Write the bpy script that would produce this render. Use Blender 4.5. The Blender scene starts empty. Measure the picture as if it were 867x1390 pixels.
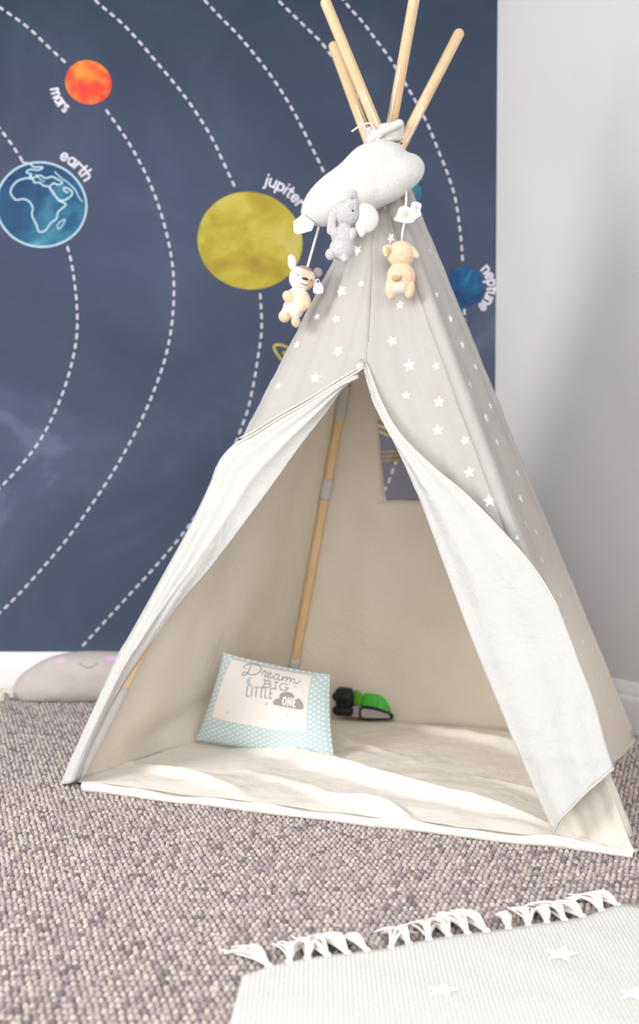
import bpy, math, random
from mathutils import Vector, Matrix, noise
from mathutils.bvhtree import BVHTree
random.seed(7)
COL = bpy.context.scene.collection
PI = math.pi
# ------------------------------------------------------------------ camera model (867x1390)
W, HH, F, CX, CY = 867, 1390, 2100.0, 433.5, 695.0
CAMZ = 0.8
PITCH = math.atan(115 / F)
FWD = Vector((0, math.cos(PITCH), -math.sin(PITCH)))
UP = Vector((0, math.sin(PITCH), math.cos(PITCH)))
RT = Vector((1, 0, 0))
CAM = Vector((0, 0, CAMZ))
def ray(x, y): return (FWD * F + RT * (x - CX) + UP * (CY - y)).normalized()
def plane_pt(x, y, p0, n):
    d = ray(x, y); return CAM + d * ((p0 - CAM).dot(n) / d.dot(n))
def gnd(x, y, z=0.0): return plane_pt(x, y, Vector((0, 0, z)), Vector((0, 0, 1)))
def atY(x, y, Y): return plane_pt(x, y, Vector((0, Y, 0)), Vector((0, 1, 0)))
def to_px(p):
    v = p - CAM; z = v.dot(FWD); return (CX + F * v.dot(RT) / z, CY - F * v.dot(UP) / z)

# ------------------------------------------------------------------ materials
def lin(c):
    def f(v):
        v = v / 255.0
        return v / 12.92 if v <= 0.04045 else ((v + 0.055) / 1.055) ** 2.4
    return (f(c[0]), f(c[1]), f(c[2]), 1)
class NT:
    def __init__(s, name):
        s.m = bpy.data.materials.new(name); s.m.use_nodes = True
        s.n = s.m.node_tree.nodes; s.l = s.m.node_tree.links
        s.b = s.n['Principled BSDF']; s.out = s.n['Material Output']
    def N(s, t, **k):
        n = s.n.new(t)
        for a, v in k.items(): setattr(n, a, v)
        return n
    def L(s, a, b): s.l.new(a, b)
    def coord(s, kind='Object', scale=(1, 1, 1)):
        tc = s.N('ShaderNodeTexCoord'); mp = s.N('ShaderNodeMapping')
        mp.inputs['Scale'].default_value = scale
        s.L(tc.outputs[kind], mp.inputs['Vector']); return mp.outputs['Vector']
    def noise(s, vec, scale, detail=4, rough=.55, dist=0):
        n = s.N('ShaderNodeTexNoise'); n.inputs['Scale'].default_value = scale
        n.inputs['Detail'].default_value = detail; n.inputs['Roughness'].default_value = rough
        n.inputs['Distortion'].default_value = dist
        s.L(vec, n.inputs['Vector']); return n.outputs['Fac']
    def ramp(s, fac, stops):
        r = s.N('ShaderNodeValToRGB'); e = r.color_ramp.elements
        while len(e) < len(stops): e.new(.5)
        for i, (p, c) in enumerate(stops): e[i].position = p; e[i].color = lin(c)
        s.L(fac, r.inputs['Fac']); return r.outputs['Color']
    def mix(s, fac, a, b, mode='MIX'):
        m = s.N('ShaderNodeMix', data_type='RGBA', blend_type=mode)
        for sock, v in ((m.inputs[0], fac), (m.inputs[6], a), (m.inputs[7], b)):
            if isinstance(v, (int, float)): sock.default_value = v
            elif isinstance(v, tuple): sock.default_value = v
            else: s.L(v, sock)
        return m.outputs[2]
    def math(s, op, a, b=None):
        m = s.N('ShaderNodeMath', operation=op)
        for i, v in enumerate((a, b)):
            if v is None: continue
            if isinstance(v, (int, float)): m.inputs[i].default_value = v
            else: s.L(v, m.inputs[i])
        return m.outputs[0]
    def bump(s, h, strength=.3, dist=.002):
        b = s.N('ShaderNodeBump'); b.inputs['Strength'].default_value = strength
        b.inputs['Distance'].default_value = dist; s.L(h, b.inputs['Height'])
        s.L(b.outputs['Normal'], s.b.inputs['Normal']); return b.outputs['Normal']
    def base(s, c):
        if isinstance(c, tuple): s.b.inputs['Base Color'].default_value = c
        else: s.L(c, s.b.inputs['Base Color'])
    def rough(s, v): s.b.inputs['Roughness'].default_value = v

def simple(name, c, rough=.7, var=6, scale=30, bump=0, bscale=300, sheen=0):
    t = NT(name); v = t.coord()
    n = t.noise(v, scale)
    lo = tuple(max(0, x - var) for x in c); hi = tuple(min(255, x + var) for x in c)
    t.base(t.ramp(n, [(.3, lo), (.7, hi)])); t.rough(rough)
    if bump: t.bump(t.noise(v, bscale, 3), bump, .002)
    if sheen: t.b.inputs['Sheen Weight'].default_value = sheen
    t.b.inputs['Specular IOR Level'].default_value = .25
    return t.m

def cloth(name, c, trans=.3, var=4, low_glow=None, tcol=None, creases=.35):
    t = NT(name); v = t.coord()
    n = t.noise(v, 9, 5)
    col = t.ramp(n, [(.3, tuple(x - var for x in c)), (.7, tuple(min(255, x + var) for x in c))])
    if low_glow:
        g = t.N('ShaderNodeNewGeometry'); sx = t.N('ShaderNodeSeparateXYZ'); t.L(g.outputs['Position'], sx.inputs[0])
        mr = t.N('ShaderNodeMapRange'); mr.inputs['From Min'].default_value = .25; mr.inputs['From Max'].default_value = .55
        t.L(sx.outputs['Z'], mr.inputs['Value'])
        col = t.mix(mr.outputs[0], lin(low_glow), col)  # cloth pales to cream low down, light glowing through it painted in
    t.base(col); t.rough(.9); t.b.inputs['Specular IOR Level'].default_value = .1
    # weave plus soft creases
    w = t.noise(t.coord('Object', (1, 1, .25)), 700, 2)
    cr = t.noise(v, 7, 6, .6, 1.2)
    h = t.math('ADD', t.math('MULTIPLY', w, .05), t.math('MULTIPLY', cr, 1.0))
    nm = t.bump(h, creases, .02)
    tr = t.N('ShaderNodeBsdfTranslucent')
    if tcol: tr.inputs['Color'].default_value = lin(tcol)
    else: t.L(col, tr.inputs['Color'])
    t.L(nm, tr.inputs['Normal'])
    mx = t.N('ShaderNodeMixShader'); mx.inputs[0].default_value = trans
    t.L(t.b.outputs[0], mx.inputs[1]); t.L(tr.outputs[0], mx.inputs[2]); t.L(mx.outputs[0], t.out.inputs['Surface'])
    return t.m

def wood_mat():
    t = NT('pine wood'); v = t.coord('Object', (1, 1, .06))
    n = t.noise(v, 260, 5, .6, .6); b = t.noise(t.coord('Object', (1, 1, .3)), 9, 3)
    c = t.ramp(n, [(.25, (204, 168, 124)), (.5, (222, 194, 155)), (.75, (232, 210, 176))])
    c = t.mix(t.math('MULTIPLY', b, .35), c, lin((205, 160, 105)))
    t.base(c); t.rough(.5); t.bump(n, .12, .001); return t.m

def plush(name, c, var=7, k=.9):
    t = NT(name); v = t.coord()
    n = t.noise(v, 160, 3); n2 = t.noise(v, 420, 3, .7)
    col = t.ramp(n, [(.3, tuple(max(0, x - var) for x in c)), (.7, tuple(min(255, x + var) for x in c))])
    t.base(col); t.rough(1); t.b.inputs['Sheen Weight'].default_value = .25
    t.b.inputs['Specular IOR Level'].default_value = .05
    h = t.math('ADD', n, t.math('MULTIPLY', n2, .7)); t.bump(h, k, .004); return t.m

def carpet_mat():
    t = NT('heather loop carpet'); v0 = t.coord('Object', (1, .85, 1))
    ds = t.N('ShaderNodeTexNoise'); ds.inputs['Scale'].default_value = 60; t.L(v0, ds.inputs['Vector'])
    ad = t.N('ShaderNodeMixRGB', blend_type='LINEAR_LIGHT'); ad.inputs[0].default_value = .0035
    t.L(v0, ad.inputs[1]); t.L(ds.outputs['Color'], ad.inputs[2]); v = ad.outputs[0]
    vo = t.N('ShaderNodeTexVoronoi'); vo.inputs['Scale'].default_value = 112; vo.inputs['Randomness'].default_value = .87
    t.L(v, vo.inputs['Vector'])
    sp = t.N('ShaderNodeSeparateColor'); t.L(vo.outputs['Color'], sp.inputs[0])
    c = t.ramp(sp.outputs[0], [(0, (122, 112, 116)), (.25, (158, 144, 146)), (.5, (176, 160, 158)), (.72, (206, 188, 178)), (.9, (226, 210, 198)), (1, (150, 142, 150))])
    fib = t.noise(v0, 900, 2, .7)
    c = t.mix(t.math('MULTIPLY', fib, .55), c, lin((128, 114, 116)))
    edge = t.N('ShaderNodeMapRange'); edge.inputs['From Min'].default_value = .35; edge.inputs['From Max'].default_value = .75
    t.L(vo.outputs['Distance'], edge.inputs['Value'])
    c = t.mix(edge.outputs[0], c, lin((88, 76, 80)))
    t.base(c); t.rough(1); t.b.inputs['Specular IOR Level'].default_value = .05; t.b.inputs['Sheen Weight'].default_value = .1
    h = t.math('SUBTRACT', 1.0, vo.outputs['Distance']); h = t.math('ADD', h, t.math('MULTIPLY', fib, .35))
    t.bump(h, .9, .006); return t.m

def mural_mat():
    t = NT('navy watercolour wallpaper'); v = t.coord()
    n = t.noise(v, 1.3, 6, .6, .8); n2 = t.noise(v, 5, 5, .65, .4); n3 = t.noise(v, 400, 2)
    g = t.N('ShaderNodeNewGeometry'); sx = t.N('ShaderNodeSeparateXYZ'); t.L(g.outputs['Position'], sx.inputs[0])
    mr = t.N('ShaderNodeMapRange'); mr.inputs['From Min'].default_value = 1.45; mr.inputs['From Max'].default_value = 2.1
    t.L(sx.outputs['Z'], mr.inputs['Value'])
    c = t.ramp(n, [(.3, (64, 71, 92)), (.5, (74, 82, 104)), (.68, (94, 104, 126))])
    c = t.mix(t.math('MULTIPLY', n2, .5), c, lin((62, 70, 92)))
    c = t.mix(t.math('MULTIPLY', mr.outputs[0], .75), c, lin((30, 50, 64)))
    ed = t.N('ShaderNodeMapRange'); t.L(n, ed.inputs['Value'])  # soft bleed edge of the paint
    ed.inputs['From Min'].default_value = .6; ed.inputs['From Max'].default_value = .625
    c = t.mix(t.math('MULTIPLY', ed.outputs[0], .16), c, lin((124, 138, 160)))
    c = t.mix(t.math('MULTIPLY', n3, .12), c, lin((40, 46, 66)))
    t.base(c); t.rough(.75); t.b.inputs['Specular IOR Level'].default_value = .2; return t.m

def water(name, stops, scale=9):
    t = NT(name); v = t.coord(); n = t.noise(v, scale, 5, .6, .7); t.base(t.ramp(n, stops)); t.rough(.8); return t.m

M = {}
M['grey'] = cloth('grey cotton', (204, 201, 197), .3, 3, low_glow=(238, 232, 222))
M['lining'] = cloth('cream cotton lining', (250, 245, 235), .45, 3, tcol=(255, 244, 228), creases=.42)
M['flap'] = cloth('white cotton', (210, 209, 206), .14, 2, creases=.5)
M['sheet'] = cloth('cream floor cotton', (238, 233, 224), .05, 3, creases=.35)
M['star'] = simple('white star print', (247, 246, 242), .8, 2)
M['wood'] = wood_mat()
M['tie'] = simple('pale grey binding', (214, 212, 208), .9, 5, 60, .3, 500)
M['string'] = simple('white cord', (232, 226, 214), .8, 6, 200)
M['dark'] = simple('dark hole', (96, 62, 36), .8, 4)
M['hem'] = simple('hem stitching', (222, 214, 204), .9, 5, 80)
M['carpet'] = carpet_mat()
M['mural'] = mural_mat()
M['dash'] = simple('pale lilac print', (196, 192, 206), .8, 5, 40)
M['text'] = simple('white print', (216, 210, 220), .8, 4)
M['mars'] = water('red orange watercolour', [(.34, (200, 40, 50)), (.46, (220, 66, 44)), (.56, (232, 124, 44)), (.68, (236, 160, 58))], 7)
M['earth'] = water('teal blue watercolour', [(.36, (22, 54, 92)), (.5, (28, 84, 120)), (.62, (60, 124, 146)), (.74, (130, 180, 180))], 4.5)
M['earthline'] = simple('pale blue print', (178, 206, 218), .8, 6, 30)
M['jupiter'] = water('mustard watercolour', [(.28, (150, 122, 44)), (.45, (166, 148, 42)), (.58, (180, 168, 60)), (.72, (196, 178, 112))], 7)
M['neptune'] = water('deep blue watercolour', [(.3, (14, 40, 92)), (.5, (14, 64, 112)), (.65, (20, 92, 132)), (.75, (60, 140, 150))], 18)
M['uranus'] = water('teal watercolour', [(.3, (30, 84, 110)), (.6, (60, 122, 138))], 12)
M['saturn'] = water('olive yellow watercolour', [(.3, (160, 140, 60)), (.7, (196, 180, 88))], 14)
M['wall'] = simple('pale grey painted plaster', (212, 209, 210), .75, 2, 3, .05, 200)
M['trim'] = simple('white gloss paint', (236, 234, 234), .35, 2, 3)

# ------------------------------------------------------------------ mesh helpers
class MB:
    def __init__(s): s.v = []; s.f = []; s.mi = []; s.uv = {}
    def add(s, verts, faces, m=0, uvs=None):
        o = len(s.v); s.v += [Vector(p) for p in verts]
        for i, f in enumerate(faces): s.f.append([a + o for a in f]); s.mi.append(m)
        if uvs:
            for i, u in enumerate(uvs): s.uv[o + i] = u
        return o
    def build(s, name, mats, parent=None, smooth=True, sub=0, loc=None):
        me = bpy.data.meshes.new(name); off = Vector(loc) if loc is not None else Vector((0, 0, 0))
        me.from_pydata([tuple(p - off) for p in s.v], [], s.f)
        for m in (mats if isinstance(mats, list) else [mats]): me.materials.append(m)
        me.polygons.foreach_set('material_index', s.mi)
        me.polygons.foreach_set('use_smooth', [smooth] * len(s.f))
        if s.uv:
            ul = me.uv_layers.new(name='UVMap')
            for lp in me.loops: ul.data[lp.index].uv = s.uv.get(lp.vertex_index, (0, 0))
        me.validate(); me.update()
        o = bpy.data.objects.new(name, me); COL.objects.link(o)
        if parent is not None:
            o.parent = parent; o.location = off - parent.location
        else: o.location = off
        if sub:
            md = o.modifiers.new('sub', 'SUBSURF'); md.levels = sub; md.render_levels = sub
        return o
def tag(o, label=None, cat=None, group=None, kind=None):
    for k, v in (('label', label), ('category', cat), ('group', group), ('kind', kind)):
        if v: o[k] = v
    return o
def empty(name, loc, label, cat, group=None):
    o = bpy.data.objects.new(name, None); COL.objects.link(o); o.location = loc; o.empty_display_size = .05
    return tag(o, label, cat, group)
def box(b, lo, hi, m=0, R=None, c=None):
    x0, y0, z0 = lo; x1, y1, z1 = hi
    vs = [Vector(p) for p in ((x0, y0, z0), (x1, y0, z0), (x1, y1, z0), (x0, y1, z0), (x0, y0, z1), (x1, y0, z1), (x1, y1, z1), (x0, y1, z1))]
    if R is not None: vs = [R @ p for p in vs]
    if c is not None: vs = [p + Vector(c) for p in vs]
    b.add(vs, [(0, 3, 2, 1), (4, 5, 6, 7), (0, 1, 5, 4), (1, 2, 6, 5), (2, 3, 7, 6), (3, 0, 4, 7)], m)
def frames(pts):
    out = []; n = len(pts); up = None
    for i in range(n):
        t = (pts[min(i + 1, n - 1)] - pts[max(i - 1, 0)]).normalized()
        if up is None:
            up = Vector((0, 0, 1)) if abs(t.z) < .9 else Vector((1, 0, 0))
        a = t.cross(up).normalized(); up2 = a.cross(t).normalized(); up = up2
        out.append((t, a, up2))
    return out
def tube(b, pts, r, seg=10, m=0, round_end=True):
    pts = [Vector(p) for p in pts]; fr = frames(pts); n = len(pts)
    rad = r if callable(r) else (lambda i: r)
    rings = []
    if round_end:
        t, a, u = fr[0]; R0 = rad(0)
        for k in (0.05, .5, .87): rings.append((pts[0] - t * R0 * math.sqrt(1 - k * k) * .999, R0 * k, a, u))
    for i in range(n): rings.append((pts[i], rad(i), fr[i][1], fr[i][2]))
    if round_end:
        t, a, u = fr[-1]; R1 = rad(n - 1)
        for k in (.87, .5, .05): rings.append((pts[-1] + t * R1 * math.sqrt(1 - k * k), R1 * k, a, u))
    vs = []
    for c, rr, a, u in rings:
        for j in range(seg):
            th = 2 * PI * j / seg; vs.append(c + a * math.cos(th) * rr + u * math.sin(th) * rr)
    fs = []
    for i in range(len(rings) - 1):
        for j in range(seg): fs.append((i * seg + j, i * seg + (j + 1) % seg, (i + 1) * seg + (j + 1) % seg, (i + 1) * seg + j))
    fs.append(tuple(range(seg - 1, -1, -1))); L = (len(rings) - 1) * seg; fs.append(tuple(L + j for j in range(seg)))
    b.add(vs, fs, m)
def ellipsoid(b, c, r, R=None, m=0, nu=20, nv=12):
    vs = [Vector((0, 0, 1))]
    for i in range(1, nv):
        ph = PI * i / nv
        for j in range(nu):
            th = 2 * PI * j / nu; vs.append(Vector((math.sin(ph) * math.cos(th), math.sin(ph) * math.sin(th), math.cos(ph))))
    vs.append(Vector((0, 0, -1)))
    vs = [Vector((p.x * r[0], p.y * r[1], p.z * r[2])) for p in vs]
    if R is not None: vs = [R @ p for p in vs]
    vs = [p + Vector(c) for p in vs]; fs = []
    for j in range(nu): fs.append((0, 1 + j, 1 + (j + 1) % nu))
    for i in range(nv - 2):
        for j in range(nu):
            a = 1 + i * nu + j; c2 = 1 + i * nu + (j + 1) % nu; fs.append((a, a + nu, c2 + nu, c2))
    e = len(vs) - 1; o = 1 + (nv - 2) * nu
    for j in range(nu): fs.append((e, o + (j + 1) % nu, o + j))
    b.add(vs, fs, m)
def resample(pts, n):
    pts = [Vector(p) for p in pts]
    # Catmull-Rom densify, then even spacing
    d = []
    for i in range(len(pts) - 1):
        p0 = pts[max(i - 1, 0)]; p1 = pts[i]; p2 = pts[i + 1]; p3 = pts[min(i + 2, len(pts) - 1)]
        for k in range(12):
            t = k / 12; t2 = t * t; t3 = t2 * t
            d.append(.5 * ((2 * p1) + (p2 - p0) * t + (2 * p0 - 5 * p1 + 4 * p2 - p3) * t2 + (3 * p1 - p0 - 3 * p2 + p3) * t3))
    d.append(pts[-1]); L = [0]
    for i in range(1, len(d)): L.append(L[-1] + (d[i] - d[i - 1]).length)
    out = []; j = 0
    for k in range(n):
        s = L[-1] * k / (n - 1)
        while j < len(L) - 2 and L[j + 1] < s: j += 1
        q = (s - L[j]) / max(L[j + 1] - L[j], 1e-9); out.append(d[j].lerp(d[j + 1], min(max(q, 0), 1)))
    return out
def coons(left, right, top, bot, nu, nv):
    """left/right run top->bottom, top/bot run left->right; returns grid[v][u]"""
    l = resample(left, nv); r = resample(right, nv); t = resample(top, nu); b = resample(bot, nu); g = []
    for j in range(nv):
        v = j / (nv - 1); row = []
        for i in range(nu):
            u = i / (nu - 1)
            p = l[j] * (1 - u) + r[j] * u + t[i] * (1 - v) + b[i] * v
            p -= t[0] * (1 - u) * (1 - v) + t[-1] * u * (1 - v) + b[0] * (1 - u) * v + b[-1] * u * v
            row.append(p)
        g.append(row)
    return g
def gnormals(g):
    nv, nu = len(g), len(g[0]); out = []
    for j in range(nv):
        row = []
        for i in range(nu):
            a = g[j][min(i + 1, nu - 1)] - g[j][max(i - 1, 0)]; c = g[min(j + 1, nv - 1)][i] - g[max(j - 1, 0)][i]
            n = c.cross(a); row.append(n.normalized() if n.length > 1e-12 else Vector((0, -1, 0)))
        out.append(row)
    return out
def displace(g, fn, out_dir=None):
    """fn(u, v, p) gives metres along the outward normal"""
    N = gnormals(g); nv, nu = len(g), len(g[0])
    for j in range(nv):
        for i in range(nu):
            n = N[j][i]
            if out_dir is not None and n.dot(out_dir) < 0: n = -n
            g[j][i] = g[j][i] + n * fn(i / (nu - 1), j / (nv - 1), g[j][i])
    return g
def shell(b, g, out_dir, th=.0012, mo=0, mi=1, keep=None):
    N = gnormals(g); nv, nu = len(g), len(g[0]); vs = []; 
    for side in (0, 1):
        for j in range(nv):
            for i in range(nu):
                n = N[j][i]
                if n.dot(out_dir) < 0: n = -n
                vs.append(g[j][i] + n * (0 if side == 0 else -th))
    c = N[nv // 2][nu // 2]; flip = c.dot(out_dir) < 0
    S = nu * nv; fo = []; fi = []; fr = []
    K = lambda j, i: 0 <= j < nv - 1 and 0 <= i < nu - 1 and (keep is None or keep(i, j))
    for j in range(nv - 1):
        for i in range(nu - 1):
            if not K(j, i): continue
            a, c1, d, e = j * nu + i, j * nu + i + 1, (j + 1) * nu + i + 1, (j + 1) * nu + i
            q = (a, e, d, c1)
            if flip: q = q[::-1]
            fo.append(q); fi.append(tuple(x + S for x in q[::-1]))
            for (dj, di, p, r) in ((-1, 0, a, c1), (0, 1, c1, d), (1, 0, d, e), (0, -1, e, a)):
                if not K(j + dj, i + di): fr.append((p, r, r + S, p + S))
    o = b.add(vs, fo, mo)
    for f in fi: b.f.append([x + o for x in f]); b.mi.append(mi)
    for f in fr: b.f.append([x + o for x in f]); b.mi.append(mi)
    for j in range(nv):
        for i in range(nu):
            b.uv[o + j * nu + i] = (i / (nu - 1), 1 - j / (nv - 1)); b.uv[o + S + j * nu + i] = (i / (nu - 1), 1 - j / (nv - 1))
def fbm(p, s, seed=0):
    q = Vector((p.x * s + seed * 7.3, p.y * s + seed * 3.1, p.z * s - seed * 5.7))
    return noise.noise(q) + .5 * noise.noise(q * 2.1) + .25 * noise.noise(q * 4.3)
def ridge(x): return math.exp(-x * x)
def remeshed(b, name, mats, voxel, parent=None, loc=(0, 0, 0), smooth=4):
    """weld overlapping volumes into one continuous skin"""
    o = b.build('tmp', mats[0]); md = o.modifiers.new('r', 'REMESH'); md.mode = 'VOXEL'; md.voxel_size = voxel; md.use_smooth_shade = True
    sm = o.modifiers.new('s', 'SMOOTH'); sm.iterations = smooth; sm.factor = .6
    dg = bpy.context.evaluated_depsgraph_get(); me = bpy.data.meshes.new_from_object(o.evaluated_get(dg)); bpy.data.objects.remove(o)
    me.materials.clear()
    for m in mats: me.materials.append(m)
    L = Vector(loc); me.transform(Matrix.Translation(-L)); me.name = name
    q = bpy.data.objects.new(name, me); COL.objects.link(q)
    for p in me.polygons: p.use_smooth = True
    if parent is not None: q.parent = parent; q.location = L - parent.location
    else: q.location = L
    return q
def bvh_world(b): return BVHTree.FromPolygons([tuple(v) for v in b.v], b.f)
class Decal:
    """draws flat print onto a real surface: a wall plane or a mesh"""
    def __init__(s, b, bvh=None, plane=None): s.b = b; s.bvh = bvh; s.plane = plane; s.k = 0
    def pt(s, x, y, off):
        if s.plane: return plane_pt(x, y, s.plane[0], s.plane[1]) + s.plane[1] * off
        d = ray(x, y); h = s.bvh.ray_cast(CAM, d)
        if h[0] is None: return None
        n = h[1] if h[1].dot(d) < 0 else -h[1]
        return h[0] + n * off
    def poly(s, pts, m, off=.001):
        q = [s.pt(x, y, off) for x, y in pts]
        if any(v is None for v in q): return
        s.b.add(q, [tuple(range(len(q)))], m)
    def fan(s, c, pts, m, off=.001, rings=3):
        n = len(pts); vs = [s.pt(c[0], c[1], off)]
        for k in range(1, rings + 1):
            t = k / rings; vs += [s.pt(c[0] + (x - c[0]) * t, c[1] + (y - c[1]) * t, off) for x, y in pts]
        if any(v is None for v in vs): return
        fs = [(0, 1 + (i + 1) % n, 1 + i) for i in range(n)]
        for k in range(rings - 1):
            o = 1 + k * n; fs += [(o + i, o + (i + 1) % n, o + n + (i + 1) % n, o + n + i) for i in range(n)]
        s.b.add(vs, fs, m)
    def ellipse(s, cx, cy, rx, ry, m, off=.001, rot=0, wob=0, n=40, rings=3, ph=0):
        pts = []
        for i in range(n):
            a = 2 * PI * i / n; k = 1 + wob * math.sin(2 * a + ph) + wob * .6 * math.sin(3 * a + 1 + ph)
            x, y = rx * k * math.cos(a), ry * k * math.sin(a)
            pts.append((cx + x * math.cos(rot) - y * math.sin(rot), cy + x * math.sin(rot) + y * math.cos(rot)))
        s.fan((cx, cy), pts, m, off, rings)
    def star(s, cx, cy, r, m, off=.001, rot=0):
        pts = []
        for i in range(10):
            a = rot - PI / 2 + i * PI / 5; k = r if i % 2 == 0 else r * .45
            pts.append((cx + k * math.cos(a), cy + k * math.sin(a)))
        s.fan((cx, cy), pts, m, off, 1)
    def stroke(s, pts, w, m, off=.001, cap=True):
        p = [Vector(q) for q in pts]; n = len(p)
        if n < 2: return
        s.k = (s.k + 1) % 12; off = off + s.k * .00004
        vs = []
        for i in range(n):
            t = (p[min(i + 1, n - 1)] - p[max(i - 1, 0)])
            if t.length < 1e-9: t = Vector((1, 0))
            t.normalize(); nn = Vector((-t.y, t.x)); wi = (w(i / (n - 1)) if callable(w) else w) / 2
            for q in (p[i] + nn * wi, p[i] - nn * wi): vs.append(s.pt(q.x, q.y, off))
        if any(v is None for v in vs): return
        s.b.add(vs, [(2 * i, 2 * i + 2, 2 * i + 3, 2 * i + 1) for i in range(n - 1)], m)
        if cap and not callable(w):
            for z, q in enumerate((p[0], p[-1])): s.poly([(q.x + w / 2 * math.cos(a), q.y + w / 2 * math.sin(a)) for a in [-2 * PI * k / 10 for k in range(10)]], m, off + .00001 * (z + 1))

# stroke alphabet (x right, y up, x-height 1)
def arc(cx, cy, rx, ry, a0, a1, n=12): return [(cx + rx * math.cos(math.radians(a0 + (a1 - a0) * i / n)), cy + ry * math.sin(math.radians(a0 + (a1 - a0) * i / n))) for i in range(n + 1)]
G = {
 'm': (1.5, [[(.1, 0), (.1, 1)], arc(.42, .62, .32, .36, 180, 0) + [(.74, 0)], arc(1.06, .62, .32, .36, 180, 0) + [(1.38, 0)]]),
 'n': (.95, [[(.1, 0), (.1, 1)], arc(.45, .6, .35, .38, 180, 0) + [(.8, 0)]]),
 'h': (.95, [[(.1, 0), (.1, 1.55)], arc(.45, .6, .35, .38, 180, 0) + [(.8, 0)]]),
 'u': (.95, [[(.1, 1)] + arc(.45, .38, .35, .36, 180, 360) + [(.8, 1)], [(.8, 1), (.8, 0)]]),
 'a': (.95, [arc(.45, .5, .38, .48, 0, 360, 20), [(.83, 1), (.83, 0)]]),
 'e': (.95, [[(.1, .52), (.82, .52)] + arc(.46, .5, .37, .48, 8, 320, 18)]),
 'r': (.62, [[(.1, 0), (.1, 1)], arc(.4, .62, .3, .34, 180, 55)]),
 's': (.75, [arc(.4, .74, .27, .25, 40, 270, 10) + arc(.4, .25, .28, .25, 90, -140, 10)]),
 't': (.65, [[(.3, 1.4), (.3, .25)] + arc(.5, .25, .2, .25, 180, 280, 6), [(.05, .95), (.6, .95)]]),
 'i': (.3, [[(.13, 0), (.13, .95)], [(.13, 1.38), (.13, 1.42)]]),
 'j': (.4, [[(.22, .95), (.22, -.25)] + arc(.02, -.25, .2, .22, 0, -90, 6), [(.22, 1.38), (.22, 1.42)]]),
 'p': (.95, [[(.1, 1), (.1, -.5)], arc(.48, .5, .38, .48, 180, -180, 20)]),
 'B': (.9, [[(.15, 0), (.15, 1)], [(0, 1), (.45, 1)] + arc(.45, .76, .27, .24, 90, -90, 8) + [(.15, .52)], [(.5, .52)] + arc(.5, .26, .3, .26, 90, -90, 8) + [(0, 0)]]),
 'I': (.5, [[(.25, 0), (.25, 1)], [(.08, 1), (.42, 1)], [(.08, 0), (.42, 0)]]),
 'G': (1, [arc(.48, .5, .42, .5, 40, 320, 20), [(.6, .45), (.95, .45)], [(.82, .45), (.82, .1)]]),
 'L': (.42, [[(.06, 1), (.06, 0), (.36, 0)]]),
 'l': (.25, [[(.08, 1), (.08, 0)]]),
 'T': (.46, [[(0, 1), (.4, 1)], [(.2, 1), (.2, 0)]]),
 'E': (.42, [[(.36, 1), (.06, 1), (.06, 0), (.36, 0)], [(.06, .52), (.3, .52)]]),
 'O': (.62, [arc(.28, .5, .22, .46, 0, 360, 20)]),
 'N': (.62, [[(.06, 0), (.06, 1), (.46, 0), (.46, 1)]]),
}
def dens(pl, d=.08):
    out = [pl[0]]
    for a, c in zip(pl, pl[1:]):
        n = max(1, int(math.hypot(c[0] - a[0], c[1] - a[1]) / d))
        for k in range(1, n + 1): out.append((a[0] + (c[0] - a[0]) * k / n, a[1] + (c[1] - a[1]) * k / n))
    return out
def arc_text(dc, txt, cx, cy, r, a_mid, size, w, m, outside=True, off=.0016, sx=1.0, gap=.12):
    """letters along a circle round a planet; a_mid in degrees, y down in the picture sense"""
    tot = sum(G[c][0] + gap for c in txt) - gap; s = -tot / 2
    for c in txt:
        wd, pls = G[c]; 
        for pl in pls:
            q = []
            for (x, y) in dens(pl):
                a = math.radians(a_mid) + (s + x) * size * sx / r * (1 if outside else -1)
                rr = r + (y - .5) * size * (1 if outside else -1)
                q.append((cx + rr * math.cos(a), cy + rr * math.sin(a)))
            dc.stroke(q, w, m, off)
        s += wd + gap
def line_text(dc, txt, p0, p1, h, w, m, off, gap=.12, slant=0):
    tot = sum(G[c][0] + gap for c in txt) - gap
    d = Vector((p1[0] - p0[0], p1[1] - p0[1])); sx = d.length / tot; d.normalize(); n = Vector((d.y, -d.x)); s = 0
    for c in txt:
        wd, pls = G[c]
        for pl in pls:
            dc.stroke([(p0[0] + d.x * (s + x + slant * y) * sx + n.x * y * h, p0[1] + d.y * (s + x + slant * y) * sx + n.y * y * h) for x, y in dens(pl)], w, m, off)
        s += wd + gap

# ------------------------------------------------------------------ room
YW = gnd(433, 945).y
CORN = gnd(669.5, 945); CORN = Vector((CORN.x, YW, 0))
RP = gnd(861.5, 995); RD = (RP - CORN); RD.z = 0; RD.normalize()          # direction of the right wall
RN = Vector((RD.y, -RD.x, 0)); RN = RN if RN.x < 0 else -RN               # faces into the room
XL, ZT = -2.3, 2.55
REND = CORN + RD * 3.6
# floor
b = MB(); b.add([(XL, .9, -.004), (REND.x, .9, -.004), (REND.x, REND.y, -.004), (CORN.x, YW, -.004), (XL, YW, -.004)], [(0, 1, 2, 3, 4)])
floor = tag(b.build('floor', M['carpet'], smooth=False), kind='structure')
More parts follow.
